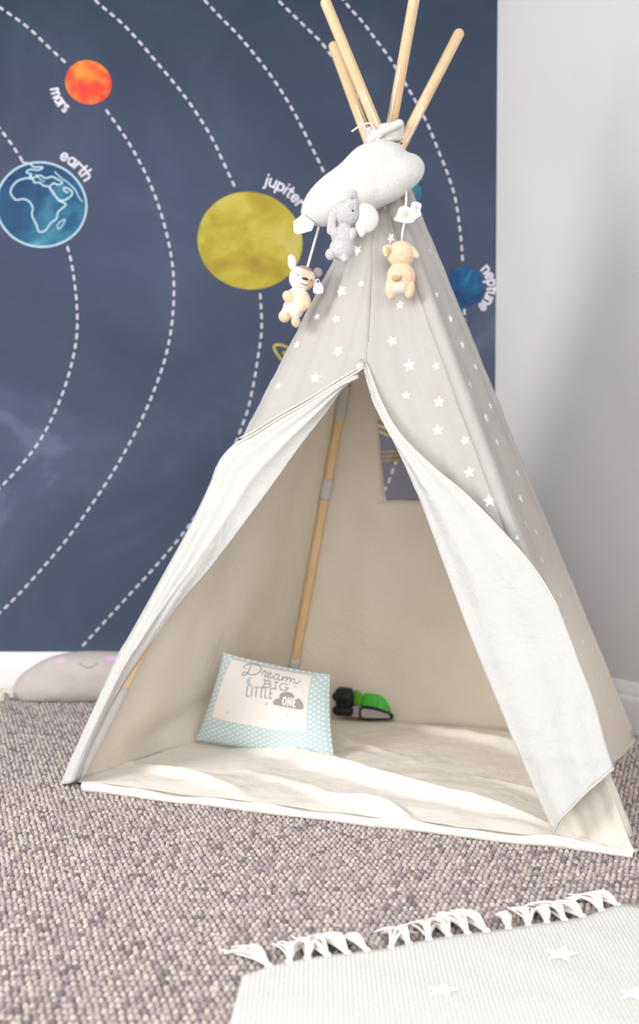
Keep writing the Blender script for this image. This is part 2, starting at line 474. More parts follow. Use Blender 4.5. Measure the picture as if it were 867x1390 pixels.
# the carpet's looped pile: small yarn nubs in rows
import numpy as np
rng = np.random.default_rng(3)
dx, dy = .0108, .0108
xs = np.arange(-1.45, 1.6, dx); ys = np.arange(1.78, YW - .02, dy)
X, Y = np.meshgrid(xs, ys); X = X + ((np.arange(len(ys)) // 2) % 2)[:, None] * dx / 2
ROWK = np.repeat((np.arange(len(ys)) % 2)[:, None], len(xs), 1).ravel()
X = (X + rng.normal(0, .0011, X.shape)).ravel(); Y = (Y + rng.normal(0, .0011, Y.shape)).ravel()
inw = ((X - CORN.x) * RN.x + (Y - CORN.y) * RN.y) > .02
vis = (np.abs(X) < Y * .29 + .03) & inw
ta, tb2, tc, td = gnd(150, 1045), gnd(820, 1130), gnd(830, 1000), gnd(400, 975)
def insidequad(q):
    m = np.ones_like(X, bool)
    for a, c in zip(q, q[1:] + q[:1]): m &= ((c.x - a.x) * (Y - a.y) - (c.y - a.y) * (X - a.x)) > 0
    return m
vis &= ~insidequad([ta, tb2, tc, td])
X, Y = X[vis], Y[vis]; n = len(X); K = ROWK[vis]
dome = [(0, 0, 1.0)] + [(math.cos(2 * PI * k / 7) * r_, math.sin(2 * PI * k / 7) * r_, z_) for r_, z_ in ((.5, .84), (.88, .42), (1.0, -.1)) for k in range(7)]
dome = np.array(dome); dfs = [(0, 1 + k, 1 + (k + 1) % 7) for k in range(7)]
dq = [(1 + r_ * 7 + k, 8 + r_ * 7 + k, 8 + r_ * 7 + (k + 1) % 7, 1 + r_ * 7 + (k + 1) % 7) for r_ in range(2) for k in range(7)]
th = rng.uniform(-.5, .5, n); sx_ = rng.uniform(.0050, .0062, n) + K * .0010; sy_ = rng.uniform(.0050, .0062, n); sz_ = np.where(K == 0, rng.uniform(.0068, .0095, n), rng.uniform(.0040, .0062, n))
c_, s_ = np.cos(th), np.sin(th)
lx = dome[None, :, 0] * sx_[:, None]; ly = dome[None, :, 1] * sy_[:, None]
co_ = np.stack([X[:, None] + lx * c_[:, None] - ly * s_[:, None], Y[:, None] + lx * s_[:, None] + ly * c_[:, None], -.0045 + dome[None, :, 2] * sz_[:, None] + 0 * lx], -1).reshape(-1, 3)
tri = (np.array(dfs)[None] + 22 * np.arange(n)[:, None, None]).reshape(-1, 3); quad = (np.array(dq)[None] + 22 * np.arange(n)[:, None, None]).reshape(-1, 4)
me = bpy.data.meshes.new('carpet_pile'); me.vertices.add(len(co_)); me.vertices.foreach_set('co', co_.astype(np.float32).ravel())
me.loops.add(tri.size + quad.size); me.loops.foreach_set('vertex_index', np.concatenate([tri.ravel(), quad.ravel()]).astype(np.int32))
me.polygons.add(len(tri) + len(quad)); ls = np.concatenate([np.arange(len(tri)) * 3, tri.size + np.arange(len(quad)) * 4]).astype(np.int32)
me.polygons.foreach_set('loop_start', ls); me.polygons.foreach_set('use_smooth', np.ones(len(ls), bool))
me.update(calc_edges=True); me.validate()
at = me.attributes.new('yarn', 'FLOAT', 'POINT'); at.data.foreach_set('value', np.repeat(np.where((K == 0) & (rng.uniform(0, 1, n) < .85), rng.uniform(.45, 1, n), rng.uniform(0, .5, n)), 22).astype(np.float32))
t = NT('heather yarn loops'); an = t.N('ShaderNodeAttribute'); an.attribute_name = 'yarn'
c = t.ramp(an.outputs['Fac'], [(0, (130, 120, 124)), (.25, (160, 148, 150)), (.45, (182, 169, 169)), (.68, (204, 190, 185)), (.88, (228, 214, 203)), (1, (196, 184, 186))])
fb = t.noise(t.coord(), 750, 3, .7); c = t.mix(t.ramp(fb, [(.42, (0, 0, 0)), (.62, (150, 150, 150))]), c, lin((150, 136, 140)))
t.base(c); t.rough(1); t.b.inputs['Specular IOR Level'].default_value = .05; t.bump(fb, .8, .003); me.materials.append(t.m)
pile = bpy.data.objects.new('carpet_pile', me); COL.objects.link(pile); tag(pile, 'heathered grey and pinkish looped wool pile covering the floor', 'carpet', kind='stuff')
# back wall with the printed planets
b = MB()
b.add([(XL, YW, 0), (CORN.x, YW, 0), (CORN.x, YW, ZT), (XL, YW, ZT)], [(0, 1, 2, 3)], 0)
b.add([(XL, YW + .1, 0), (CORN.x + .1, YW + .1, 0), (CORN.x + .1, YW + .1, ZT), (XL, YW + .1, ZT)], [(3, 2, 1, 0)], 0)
dc = Decal(b, plane=(Vector((0, YW, 0)), Vector((0, -1, 0))))
DASH, TXT, MARS, EAR, EL, JUP, NEP, URA, SAT = 1, 2, 3, 4, 5, 6, 7, 8, 9
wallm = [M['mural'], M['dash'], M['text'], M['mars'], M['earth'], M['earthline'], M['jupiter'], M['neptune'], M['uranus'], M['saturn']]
orbits = [
 [(-60, 110), (0, 175), (33, 222)],
 [(91, 333), (98, 362), (104, 410), (104, 457), (94, 506), (76, 556), (48, 607), (2, 660), (-60, 712)],
 [(-50, -22), (10, 17), (40, 39), (64, 62), (92, 88)],
 [(143, 148), (173, 191), (201, 243), (221, 298), (233, 352), (236, 400), (231, 455), (218, 506), (190, 574), (152, 643), (104, 714), (63, 765), (5, 827), (-50, 870)],
 [(90, -40), (131, 2), (171, 37), (213, 85), (253, 134), (285, 183), (303, 220), (320, 257)],
 [(353, 397), (355, 446), (350, 485), (343, 526), (332, 569), (302, 640), (263, 704), (223, 755), (173, 810), (109, 880)],
 [(240, -40), (293, 17), (327, 52), (367, 102), (397, 149), (422, 198), (441, 238), (455, 280), (462, 340), (463, 420)],
 [(340, -40), (382, 5), (421, 43), (441, 64), (480, 120), (520, 190), (540, 235)],
 [(430, -50), (469, 4), (492, 30), (510, 54), (528, 78), (549, 112), (577, 162), (597, 210), (608, 238), (618, 271), (625, 320), (628, 358)],
 [(630, 418), (630, 460), (622, 540), (600, 640), (570, 720)],
 [(555, 585), (535, 633), (525, 659), (500, 705), (460, 760)]]
for o in orbits:
    L = sum((Vector(q) - Vector(p)).length for p, q in zip(o, o[1:])); n = int(L / 13.2)
    pts = resample([(x, y, 0) for x, y in o], n * 5 + 1)
    for k in range(n):
        seg = [(p.x, p.y) for p in pts[k * 5 + 1:k * 5 + 4]]
        dc.stroke(seg, 3.3, DASH, .0010)
dc.ellipse(120, 112, 32, 29.5, MARS, .0014, .3, .012)
dc.ellipse(56, 278, 62.5, 58.5, EL, .0014, .1, .008, 60)
dc.ellipse(56, 278, 60, 56, EAR, .0018, .1, .008, 60)
dc.ellipse(339, 327, 71.5, 66, JUP, .0014, .15, .008, 60)
dc.ellipse(630, 389.5, 26, 27, NEP, .0014, 0, .01)
dc.ellipse(545, 262, 27, 27, URA, .0014)
# saturn: disc with a tilted ring drawn as loops
dc.ellipse(462, 532, 48, 46, SAT, .0014)
for (ra, rb, w) in ((103, 17, 3.6), (88, 8, 3.4)):
    rot = math.radians(36)
    dc.stroke([(456 + ra * math.cos(a) * math.cos(rot) - rb * math.sin(a) * math.sin(rot), 530 + ra * math.cos(a) * math.sin(rot) + rb * math.sin(a) * math.cos(rot)) for a in [2 * PI * i / 70 for i in range(71)]], w, SAT, .0020, False)
# continents on the earth
def E(l): return [(x / 2.016, y / 2.016) for x, y in l]
for l in ([(70, 488), (48, 496), (33, 513), (30, 530), (44, 547), (62, 545), (78, 550), (90, 568), (88, 590), (100, 615), (108, 635), (126, 630), (138, 612), (155, 598), (160, 580), (180, 562), (176, 556), (160, 548), (148, 530), (134, 512), (118, 508), (110, 500), (94, 500), (90, 490), (70, 488)],
          [(136, 514), (148, 532), (166, 549), (190, 541), (198, 527), (188, 517), (174, 514), (178, 524), (186, 527)],
          [(62, 445), (82, 448), (92, 457), (118, 458), (104, 466), (84, 464), (72, 472), (88, 478), (80, 484), (94, 486), (110, 480), (124, 488), (142, 484), (156, 490), (172, 500), (160, 506), (146, 502), (136, 512)],
          [(166, 606), (178, 600), (172, 616), (160, 627), (158, 616), (166, 606)], [(98, 478), (112, 492), (122, 498)], [(150, 470), (166, 486), (186, 500), (206, 520), (216, 540), (226, 552)]):
    pts = resample([(x, y, 0) for x, y in E(l)], len(l) * 4); dc.stroke([(p.x, p.y) for p in pts], 2.1 if len(l) > 6 else 1.4, EL, .0024)
arc_text(dc, 'mars', 120, 112, 47, 149, 9.6, 2.7, TXT, outside=False, sx=.86)
arc_text(dc, 'earth', 56, 278, 72, -48, 10, 2.8, TXT, sx=1.1)
arc_text(dc, 'jupiter', 339, 327, 84, -55, 10, 2.8, TXT, sx=1.1)
arc_text(dc, 'neptune', 629, 389, 37.5, 5, 10, 2.8, TXT, sx=.9)
tag(b.build('wall_back', wallm, smooth=False), kind='structure')
# right wall
def wallbox(name, p, d, n, L, h, th, mat):
    q = p + d * L; bb = MB(); o = -n * th; z = Vector((0, 0, h))
    bb.add([p, q, q + z, p + z, p + o, q + o, q + o + z, p + o + z], [(0, 1, 2, 3), (7, 6, 5, 4), (3, 2, 6, 7), (1, 5, 6, 2), (4, 0, 3, 7), (0, 4, 5, 1)])
    return tag(bb.build(name, mat, smooth=False), kind='structure')
wallbox('wall_right', CORN, RD, RN, 3.6, ZT, .1, M['wall'])
def skirting(name, p, q, n):
    prof = [(0, 0), (.018, 0), (.018, .085), (.0165, .092), (.012, .098), (.0115, .108), (.008, .118), (.006, .128), (.003, .133), (0, .133)]
    bb = MB(); vs = []
    for e in (p, q):
        for (a, z) in prof: vs.append(e + n * a + Vector((0, 0, z)))
    k = len(prof)
    bb.add(vs, [(i, (i + 1) % k, k + (i + 1) % k, k + i) for i in range(k)] + [tuple(range(k - 1, -1, -1)), tuple(range(k, 2 * k))])
    return tag(bb.build(name, M['trim'], smooth=False), kind='structure')
skirting('baseboard_back', Vector((XL, YW, 0)), Vector((CORN.x - .004, YW, 0)), Vector((0, -1, 0)))
skirting('baseboard_right', CORN + RD * .012, REND, RN)

# ------------------------------------------------------------------ teepee skeleton
fA, fB, fC, fD = gnd(100, 1064), gnd(852, 1150), gnd(855, 1008), gnd(388, 968)
cen = (fA + fB + fC + fD) / 4
YA = cen.y - .03
CR = {'A': atY(546, 195, YA), 'B': atY(499, 189, YA + .012), 'C': atY(512, 174, YA - .028), 'D': atY(530, 177, YA + .03)}
FT = {'A': fA, 'B': fB, 'C': fC, 'D': fD}
APEX = (CR['A'] + CR['B'] + CR['C'] + CR['D']) / 4
PR = .0125
def pole_at(k, t): return FT[k].lerp(CR[k], t)
def pole_t_for_y(k, y):
    lo, hi = -.2, 2.2
    for _ in range(50):
        m = (lo + hi) / 2
        if to_px(pole_at(k, m))[1] > y: lo = m
        else: hi = m
    return lo
def axis(z): return cen.lerp(APEX, min(z / APEX.z, 1))
def edge(k, t, off=.019):
    p = pole_at(k, t); a = axis(p.z); d = Vector((p.x - a.x, p.y - a.y, 0))
    base = Vector((FT[k].x - cen.x, FT[k].y - cen.y, 0)).normalized()
    return p + base * off
ROOT = empty('play_teepee', (cen.x, cen.y, 0), 'white and grey star print play teepee with wooden poles in front of the mural', 'tent')
tops = {'A': 46, 'B': 63, 'C': 4, 'D': -14}
for k in 'ABCD':
    tt = pole_t_for_y(k, tops[k]); pts = [FT[k].lerp(CR[k], tt * i / 24) for i in range(25)]; pts[0] = FT[k].lerp(CR[k], .012)
    d = (CR[k] - FT[k]).normalized(); L = (pts[-1] - pts[0]).length
    R = d.to_track_quat('Z', 'Y').to_matrix()
    bb = MB(); n = 40; tube(bb, [Vector((0, 0, L * i / n)) for i in range(n + 1)], PR, 20)
    o = bb.build('pole', M['wood'], None); o.parent = ROOT
    o.matrix_local = Matrix.Translation(pts[0] - ROOT.location) @ R.to_4x4()
    # cord hole and the cord running from it down to the binding
    hy = {'A': 148, 'B': 145, 'C': 126, 'D': 91}[k]; th = pole_t_for_y(k, hy); hp = pole_at(k, th)
    side = {'A': .55, 'B': .1, 'C': .1, 'D': -.35}[k]
    nrm = Vector((side, -1, 0)).normalized(); hb = MB()
    ellipsoid(hb, hp + nrm * (PR - .001), (.0028, .0022, .0028), None, 0, 12, 8)
    hb.build('cord_hole', M['dark'], o).location = (0, 0, 0)
    h = COL.objects[-1]; h.matrix_parent_inverse = (Matrix.Translation(ROOT.location) @ o.matrix_local).inverted()
    cb = MB(); e = pole_at(k, 1.0) + nrm * (PR + .003); a = hp + nrm * (PR + .0012)
    tube(cb, [a, a.lerp(e, .3) + nrm * .001, a.lerp(e, .7) + nrm * .002, e], .0019, 8)
    cb.build('cord', M['string'], ROOT, loc=ROOT.location)
    # cotton channel sewn round the outside of the pole
    if k != 'D':
        sb = MB(); y0, y1 = {'A': (640, 228), 'B': (1138, 228), 'C': (1000, 228)}[k]; t0, t1 = pole_t_for_y(k, y0), pole_t_for_y(k, y1)
        o_ = Vector((FT[k].x - cen.x, FT[k].y - cen.y, 0)).normalized() * .003
        ps = [pole_at(k, t0 + (t1 - t0) * i / 60) + o_ for i in range(61)]
        tube(sb, ps, lambda i: PR + .0042 + .0006 * math.sin(i * .9) + .0005 * math.sin(i * 2.3), 18, 0, False)
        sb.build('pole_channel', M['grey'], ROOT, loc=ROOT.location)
    # white cotton sleeves holding the pole
    for (y0, y1) in {'A': ((1058, 931),), 'B': (), 'C': (), 'D': ((964, 893), (675, 648), (566, 520))}[k]:
        sb = MB(); t0, t1 = pole_t_for_y(k, y0), pole_t_for_y(k, y1)
        ps = [pole_at(k, t0 + (t1 - t0) * i / 10) for i in range(11)]
        tube(sb, ps, lambda i: PR + .0028 + .0008 * math.sin(i * 1.9), 18, 0, False)
        sb.build('pole_sleeve', M['flap'], ROOT, loc=ROOT.location)
# binding wrapped round the crossing
bb = MB(); c0 = (CR['A'] + CR['B'] + CR['C'] + CR['D']) / 4
pts = []
for i in range(110):
    a = 2 * PI * i / 22; pts.append(c0 + Vector((.039 * math.cos(a), .040 * math.sin(a), -.018 + .036 * i / 110 + .006 * math.sin(a * 1.0 + 1))))
tube(bb, pts, .0075, 10); tube(bb, [c0 + Vector((-.035, -.045, -.02)), c0 + Vector((-.005, -.052, .0)), c0 + Vector((.032, -.046, .018))], .010, 10)
bb.build('binding', M['tie'], ROOT, loc=ROOT.location)
kb = MB(); p = atY(500, 167, c0.y - .05)
tube(kb, resample([atY(478, 178, c0.y - .055), atY(487, 172, c0.y - .055), p, atY(506, 172, c0.y - .05), atY(511, 183, c0.y - .045)], 14), .002, 8)
kb.build('cord_knot', M['string'], ROOT, loc=ROOT.location)

# ------------------------------------------------------------------ teepee cloth
OUT = {'AD': Vector((-1, .2, .3)), 'DC': Vector((0, 1, .3)), 'CB': Vector((1, -.1, .3)), 'F': Vector((0, -1, .3))}
TT = .965
def side(k1, k2, nu, nv, disp, out, toff=.0):
    g = []
    for j in range(nv):
        t = TT * (1 - j / (nv - 1))
        a, c = edge(k1, t), edge(k2, t)
        if j == nv - 1: pass
        g.append([a.lerp(c, i / (nu - 1)) for i in range(nu)])
    return displace(g, disp, out)
def d_left(u, v, p):
    e = math.sin(PI * u) ; lo = v ** 1.5
    return e * (-.012 + .010 * fbm(p, 3, 1) + .012 * lo * math.sin(u * 17 + 2 * v) * .6 + .015 * ridge((v - .93 - .04 * math.sin(u * 6)) / .03) )
def d_back(u, v, p):
    e = min(1, math.sin(PI * u) * 1.4)
    return e * (-.012 + .007 * fbm(p, 4, 2) + .007 * v * math.sin(u * 12 + 1) + .004 * math.sin(u * 31 + 5 * v) * v)
def d_right(u, v, p):
    e = math.sin(PI * u); 
    return e * (-.018 - .05 * v ** 5 + .006 * fbm(p, 4, 3)) + .007 * math.sin(PI * u) * math.sin(u * 14) - .034 * ridge((u - .95) / .035) * min(1, (1 - v) * 4)
gAD = side('A', 'D', 46, 90, d_left, OUT['AD'])
gDC = side('D', 'C', 60, 110, d_back, OUT['DC'])
gCB = side('C', 'B', 80, 110, d_right, OUT['CB'])
for g in (gAD, gDC, gCB):
    for p in g[-1]: p.z = max(p.z, .003)
    for row in g:
        for p in row:
            if p.z < .003: p.z = .003
            if p.y > YW - .025: p.y = YW - .025
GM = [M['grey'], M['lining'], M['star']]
def stars_on(b, pts, size_fn, m=2, off=.0007):
    bv = bvh_world(b); d = Decal(b, bvh=bv)
    for (x, y, r) in pts:   # true-shaped printed stars lying in the cloth
        h = bv.ray_cast(CAM, ray(x, y))
        if h[0] is None: continue
        c, n = h[0], h[1]
        if n.dot(c - CAM) > 0: n = -n
        ax = n.cross(Vector((0, 0, 1))).normalized(); ay = n.cross(ax); R_ = r * (c - CAM).length / F * (1.25 if size_fn else 1.0); rot = random.uniform(-.35, .35)
        vs = [c + n * off]
        for ring in (.5, 1):
            for i in range(20):
                a = rot + i * PI / 10; k = [1.06, .68, .42, .68][i % 4]; q = c + (ax * math.cos(a) + ay * math.sin(a)) * R_ * k * ring
                f = bv.find_nearest(q + n * .002); nn = f[1] if f[1].dot(n) > 0 else -f[1]
                if (f[0] - q).length > .01: f = (q, n); nn = n
                vs.append(f[0] + nn * off)
        b.add(vs, [(0, 1 + (i + 1) % 20, 1 + i) for i in range(20)] + [(1 + i, 1 + (i + 1) % 20, 21 + (i + 1) % 20, 21 + i) for i in range(20)], m)
# left side
b = MB(); shell(b, gAD, OUT['AD']); b.build('side_panel', [M['flap'], M['lining'], M['star']], ROOT, loc=ROOT.location)
# back with a window opening
def pxgrid(g, x, y):
    best = None
    for j, row in enumerate(g):
        for i, p in enumerate(row):
            q = to_px(p); dd = (q[0] - x) ** 2 + (q[1] - y) ** 2
            if best is None or dd < best[0]: best = (dd, i, j)
    return best[1], best[2]
i0, j0 = pxgrid(gDC, 511, 560); i1, j1 = pxgrid(gDC, 523, 677); i2, _ = pxgrid(gDC, 600, 674)
# align grid columns of the opening with its slightly slanting left edge
def win_keep(i, j): return not (j0 <= j < j1 and min(i0, i1) <= i < i2)
b = MB()
iw = min(i0, i1)
for j in range(j0, j1 + 1):
    # slide the column at the opening's edge so the rim is straight
    v = (j - j0) / (j1 - j0); x = 511.5 + 11.5 * v
    if v < .06: x += 3
    if v > .96: x += 2
    y = to_px(gDC[j][iw])[1]
    n = gnormals(gDC)[j][iw]; tgt = plane_pt(x, y, gDC[j][iw], n)
    dlt = tgt - gDC[j][iw]
    for di in range(-4, 5):
        if 0 <= iw + di < 60: gDC[j][iw + di] = gDC[j][iw + di] + dlt * (1 - abs(di) / 5)
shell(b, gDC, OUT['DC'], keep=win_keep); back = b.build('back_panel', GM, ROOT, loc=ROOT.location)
# clear window sheet and the strap across it
b = MB(); g = [[p + Vector((0, .003, 0)) for p in row[iw - 1:i2 + 2]] for row in gDC[j0 - 1:j1 + 2]]; shell(b, g, OUT['DC'], .0006, 0, 0)
t = NT('clear plastic window'); tp = t.N('ShaderNodeBsdfTransparent'); df = t.N('ShaderNodeBsdfDiffuse'); df.inputs['Color'].default_value = lin((225, 222, 225))
mx = t.N('ShaderNodeMixShader'); mx.inputs[0].default_value = .13; t.L(tp.outputs[0], mx.inputs[1]); t.L(df.outputs[0], mx.inputs[2]); t.L(mx.outputs[0], t.out.inputs['Surface'])
tag(b.build('window_pane', t.m, ROOT, loc=ROOT.location), label='clear window sheet in back panel')
M['strap'] = simple('brown strap', (148, 130, 112), .8, 10, 120)
M['strapline'] = simple('tan strap edge', (176, 156, 122), .8, 6, 120)
b = MB()
for q, (y0, y1, mi) in enumerate(((612, 628, 0), (612.5, 615, 1), (619, 621, 1), (625, 627.5, 1))):
    row0 = []; row1 = []
    for i in range(12):
        x = 505 + i * 9; yy = -(x - 512) * .05
        base = gDC[(j0 + j1) // 2][iw]; n = Vector((0, 1, 0)); o = Vector((0, .010 - .0006 * min(q, 1), 0))
        nn = gnormals(gDC)[(j0 + j1) // 2][iw]
        row0.append(plane_pt(x, y0 + yy, base, nn) + o); row1.append(plane_pt(x, y1 + yy, base, nn) + o)
    b.add(row0 + row1, [(i, i + 1, 12 + i + 1, 12 + i) for i in range(11)], mi)
b.build('window_strap', [M['strap'], M['strapline']], ROOT, loc=ROOT.location)
# right side
b = MB(); shell(b, gCB, OUT['CB'])
SR = [(592, 400, 4.5), (611, 433, 5), (584, 340, 4.5), (627, 468, 5), (638, 522, 5.5), (659, 567, 6), (665, 551, 5), (645, 498, 4.5), (674, 600, 4.5), (706, 677, 6), (713, 711, 5.5), (702, 642, 4.5), (614, 402, 4), (760, 808, 5), (790, 871, 5), (811, 916, 4), (735, 760, 5), (727, 722, 4)]
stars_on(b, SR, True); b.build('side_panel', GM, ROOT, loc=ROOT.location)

# front plane through the two front poles
PF0 = (edge('A', 0, .01) + edge('B', 0, .01)) / 2
NF = (edge('B', .5, .01) - edge('A', .5, .01)).cross(APEX - PF0).normalized()
if NF.y > 0: NF = -NF
P0 = pole_at('A', 0) + NF * (PR + .004)
P0 = P0
def fr(x, y, off=0.0): return plane_pt(x, y, P0 + NF * off, NF)
def curve(l, off=0.0, offs=None): return [fr(x, y, off if offs is None else offs[i]) for i, (x, y) in enumerate(l)]
FOLD_L = [(497, 495), (471, 521), (444, 558), (406, 607), (372, 655), (318, 728), (281, 776), (245, 818), (184, 902), (160, 941), (142, 974), (122, 1018), (108, 1056)]
HEM_L = [(497, 494), (489, 502), (454, 523), (409, 551), (375, 570), (340, 592), (320, 602)]
SIL_L = [(320, 602), (300, 624), (289, 651), (274, 684), (254, 724), (223, 780), (178, 861), (159, 893), (129, 961), (99, 1030), (84, 1070)]
FOLD_R = [(498, 495), (513, 544), (532, 589), (568, 675), (607, 780), (637, 860), (677, 958), (708, 1032), (732, 1088), (751, 1129)]
HEM_R = [(498, 494), (517, 544), (543, 589), (588, 634), (629, 668), (674, 713), (720, 765), (752, 815), (768, 853), (786, 901), (804, 948), (818, 1000), (832, 1044)]
BOT_R = [(751, 1129), (757, 1120), (769, 1106), (800, 1075), (832, 1044)]
SEAM = [(508, 215), (506, 300), (502, 400), (498, 494)]
def edge_px(k, y, off=.019):
    return edge(k, pole_t_for_y(k, y), off)
def push(p, d=.0): return p + NF * d
# grey upper left
left = [push(edge_px('A', y)) for y in (222, 300, 400, 500, 560, 606)]
right = curve(SEAM)
g = coons(left, right, [left[0], (left[0] + right[0]) / 2, right[0]], [left[-1]] + curve(list(reversed(HEM_L))[1:]), 50, 70)
displace(g, lambda u, v, p: .005 * math.sin(PI * u) * fbm(p, 5, 4) + .006 * math.sin(PI * u) + .003 * math.sin(u * 22 + v * 3) * math.sin(PI * u) - .007 * ridge((u - 1) / .025) - .004 * ridge((u - .93 + .3 * (v - .6)) / .015) * (v > .3), NF)
b = MB(); shell(b, g, OUT['F'])
SL = [(463, 395, 8.5), (456, 433, 5.5), (459, 477, 8), (428, 513, 8), (485, 340, 8), (444, 370, 5), (403, 468, 5.5), (378, 524, 5.5), (399, 555, 4.5), (472, 312, 5), (490, 385, 4.5), (430, 430, 5), (480, 520, 3)]
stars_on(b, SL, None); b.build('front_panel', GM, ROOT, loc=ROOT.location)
# grey right front: runs on under the flap to the fold
leftc = SEAM + FOLD_R[1:]
left = curve(leftc, -.002); right = [push(edge_px('B', y)) for y in (222, 320, 440, 560, 680, 800, 900, 1000, 1080, 1130)] + [gnd(863, 1160, .004)]
for i_, k_ in ((4, .2), (5, .5), (6, .8), (7, 1), (8, 1), (9, .8)): right[i_] = right[i_] + NF * .024 * k_
g = coons(left, right, [left[0], (left[0] + right[0]) / 2, right[0]], [left[-1], gnd(790, 1142, .006), gnd(828, 1150, .006), right[-1]], 50, 120)
displace(g, lambda u, v, p: math.sin(PI * min(u, 1)) * (.005 * fbm(p, 4, 5) - .012 * v + .002 * math.sin(u * 25 + v * 3)) - .007 * ridge(u / .02) * (v < .28) + .012 * ridge((u - .55 - .5 * (v - .93)) / .16) * max(0, (v - .88) / .12), NF)
for row in g:
    for p in row: p.z = max(p.z, .004)
b = MB(); shell(b, g, OUT['F'])
SRF = [(531, 323, 8), (543, 414, 6.5), (588, 440, 6.5), (532, 463, 7.5), (556, 496, 8.5), (592, 497, 6), (551, 537, 6), (596, 546, 8), (594, 584, 8), (631, 598, 6.5), (637, 641, 8.5), (664, 680, 9), (524, 281, 5.5), (702, 730, 4), (500, 414, 3.5)]
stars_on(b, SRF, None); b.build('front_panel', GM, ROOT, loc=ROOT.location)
# left flap: lining side out, wrapped round the pole
hl = HEM_L + SIL_L[1:]
n1 = len(HEM_L)
offs = [0, .004, .012, .016, .018, .02, .022] + [.022, .022, .02, .018, .016, .014, .012, .010, .008, .006]
left = curve(hl, offs=offs)
right = curve(FOLD_L, .001)
g = coons(left, right, [left[0], left[0].lerp(right[0], .5), right[0]], [left[-1], fr(95, 1064, .01), right[-1]], 44, 150)
def d_fl(u, v, p):
    e = math.sin(PI * u); s = u * 16 + 3 * math.sin(v * 5)
    return e * (.014 + .005 * fbm(p, 6, 6)) + e * .0028 * math.sin(s) + .006 * ridge((u - .18) / .05) * (v > .7) * (v - .7) * 3 + .004 * e * ridge((u - .75 + .2 * v) / .05)
displace(g, d_fl, NF)
back_dir = Vector((.25, 1, 0)).normalized()
wrap = []
for row in g:
    w1 = row[0] + Vector((-.004, .014, 0)); w2 = row[0] + Vector((.004, .035, 0))
    wrap.append([w2, w1] + row)
for row in wrap:
    for p in row: p.z = max(p.z, .004)
b = MB(); shell(b, wrap, OUT['F'], mo=0, mi=0); b.build('door_flap', [M['flap']], ROOT, loc=ROOT.location)
# piping along the left hem: grey edge band
b = MB(); hpts = resample(curve(HEM_L, offs=[.004, .008, .016, .02, .022, .024, .024]), 40); tube(b, hpts, lambda i: .0022, 8)
b.build('hem_binding', M['hem'], ROOT, loc=ROOT.location)
b = MB(); hpts = resample([p + NF * .002 + Vector((.010, 0, .012)) for p in curve(HEM_L, offs=[.0, .003, .008, .010, .010, .010, .010])][1:], 40); tube(b, hpts, .0016, 8)
b.build('hem_binding', M['hem'], ROOT, loc=ROOT.location)
# right flap
hr = HEM_R; offr = [0, .008, .018, .026, .03, .034, .036, .036, .036, .036, .036, .036, .034]
left = curve(FOLD_R, offs=[0, .001, .002, .004, .008, .012, .018, .024, .03, .034]); right = curve(hr, offs=offr)
g = coons(left, right, [left[0], left[0].lerp(right[0], .5), right[0]], curve(BOT_R, .034), 50, 130)
def d_frt(u, v, p):
    e = math.sin(PI * u)
    w = .0030 * math.sin(u * 13 + v * 6) + .0035 * fbm(p, 9, 8) + .002 * abs(fbm(p, 22, 9))
    return e * (.010 + .006 * fbm(p, 3, 7)) + w * min(1, e * 2) + .004 * ridge((v - .86 - .12 * u) / .012) * e + .003 * ridge((v - .72 - .05 * u) / .01) * e - .004 * ridge((v - .92 + .15 * u) / .014) * e
displace(g, d_frt, NF)
ext = []
for j, row in enumerate(g):
    v = j / (len(g) - 1); k = min(1, max(0, (v - .5) / .1))
    ext.append(row + [row[-1] + Vector((.003, .006, 0)) * k + Vector((.0002, .0002, 0)), row[-1] + Vector((-.002, .024, 0)) * k + Vector((.0004, .0004, 0))])
b = MB(); shell(b, ext, OUT['F'], mo=0, mi=0); b.build('door_flap', [M['flap']], ROOT, loc=ROOT.location)
b = MB(); hpts = [r[-1] + NF * .001 for r in g][:90]; tube(b, hpts, .0015, 8)
b.build('hem_binding', M['hem'], ROOT, loc=ROOT.location)
b = MB(); tube(b, [p + NF * .001 for p in g[-1]], .0028, 8)
b.build('hem_binding', M['flap'], ROOT, loc=ROOT.location)

# floor sheet with rumples, and the raised front sill
qa, qb, qc, qd = edge('A', 0, 0), edge('B', 0, 0), edge('C', 0, -.02), edge('D', 0, -.004)
fsa, fsb = gnd(94, 1064), gnd(858, 1161)
nu, nv = 200, 190; g = []
for j in range(nv):
    v = j / (nv - 1); row = []
    for i in range(nu):
        u = i / (nu - 1); p = (qd.lerp(qc, u)).lerp(fsa.lerp(fsb, u), v)
        e = min(1, 6 * u, 6 * (1 - u), 8 * v, 12 * (1 - v)) 
        q = Vector((p.x, p.y, 0))
        h = .006 + .010 * max(0, fbm(q, 3.2, 11)) + .004 * abs(fbm(q, 9, 12))
        x = (p.x * .75 + p.y * .9)
        for (c, s, a, w) in ((1.72, .9, .013, .018), (1.9, -.2, .012, .018), (2.05, .5, .016, .015), (2.22, .1, .012, .016), (2.45, -.3, .018, .012), (2.7, .2, .014, .015), (2.95, -.6, .016, .014), (3.2, .4, .010, .012)):
            dd = (p.x * .8 + p.y * .62 - c + .05 * fbm(q, 2.5, s)) / w / 1.4
            h += 3.0 * a * ridge(dd * 1.2) * max(0, min(1, .35 + v)) * (.5 + .5 * math.sin(p.x * 5 + c * 9))
        row.append(Vector((p.x - .07 * math.sin(PI * v) * u ** 3, p.y, .004 + h * max(e, .15))))
    g.append(row)
b = MB(); shell(b, g, Vector((0, 0, 1)), .002, 0, 0); b.build('floor_sheet', [M['sheet']], ROOT, loc=ROOT.location)
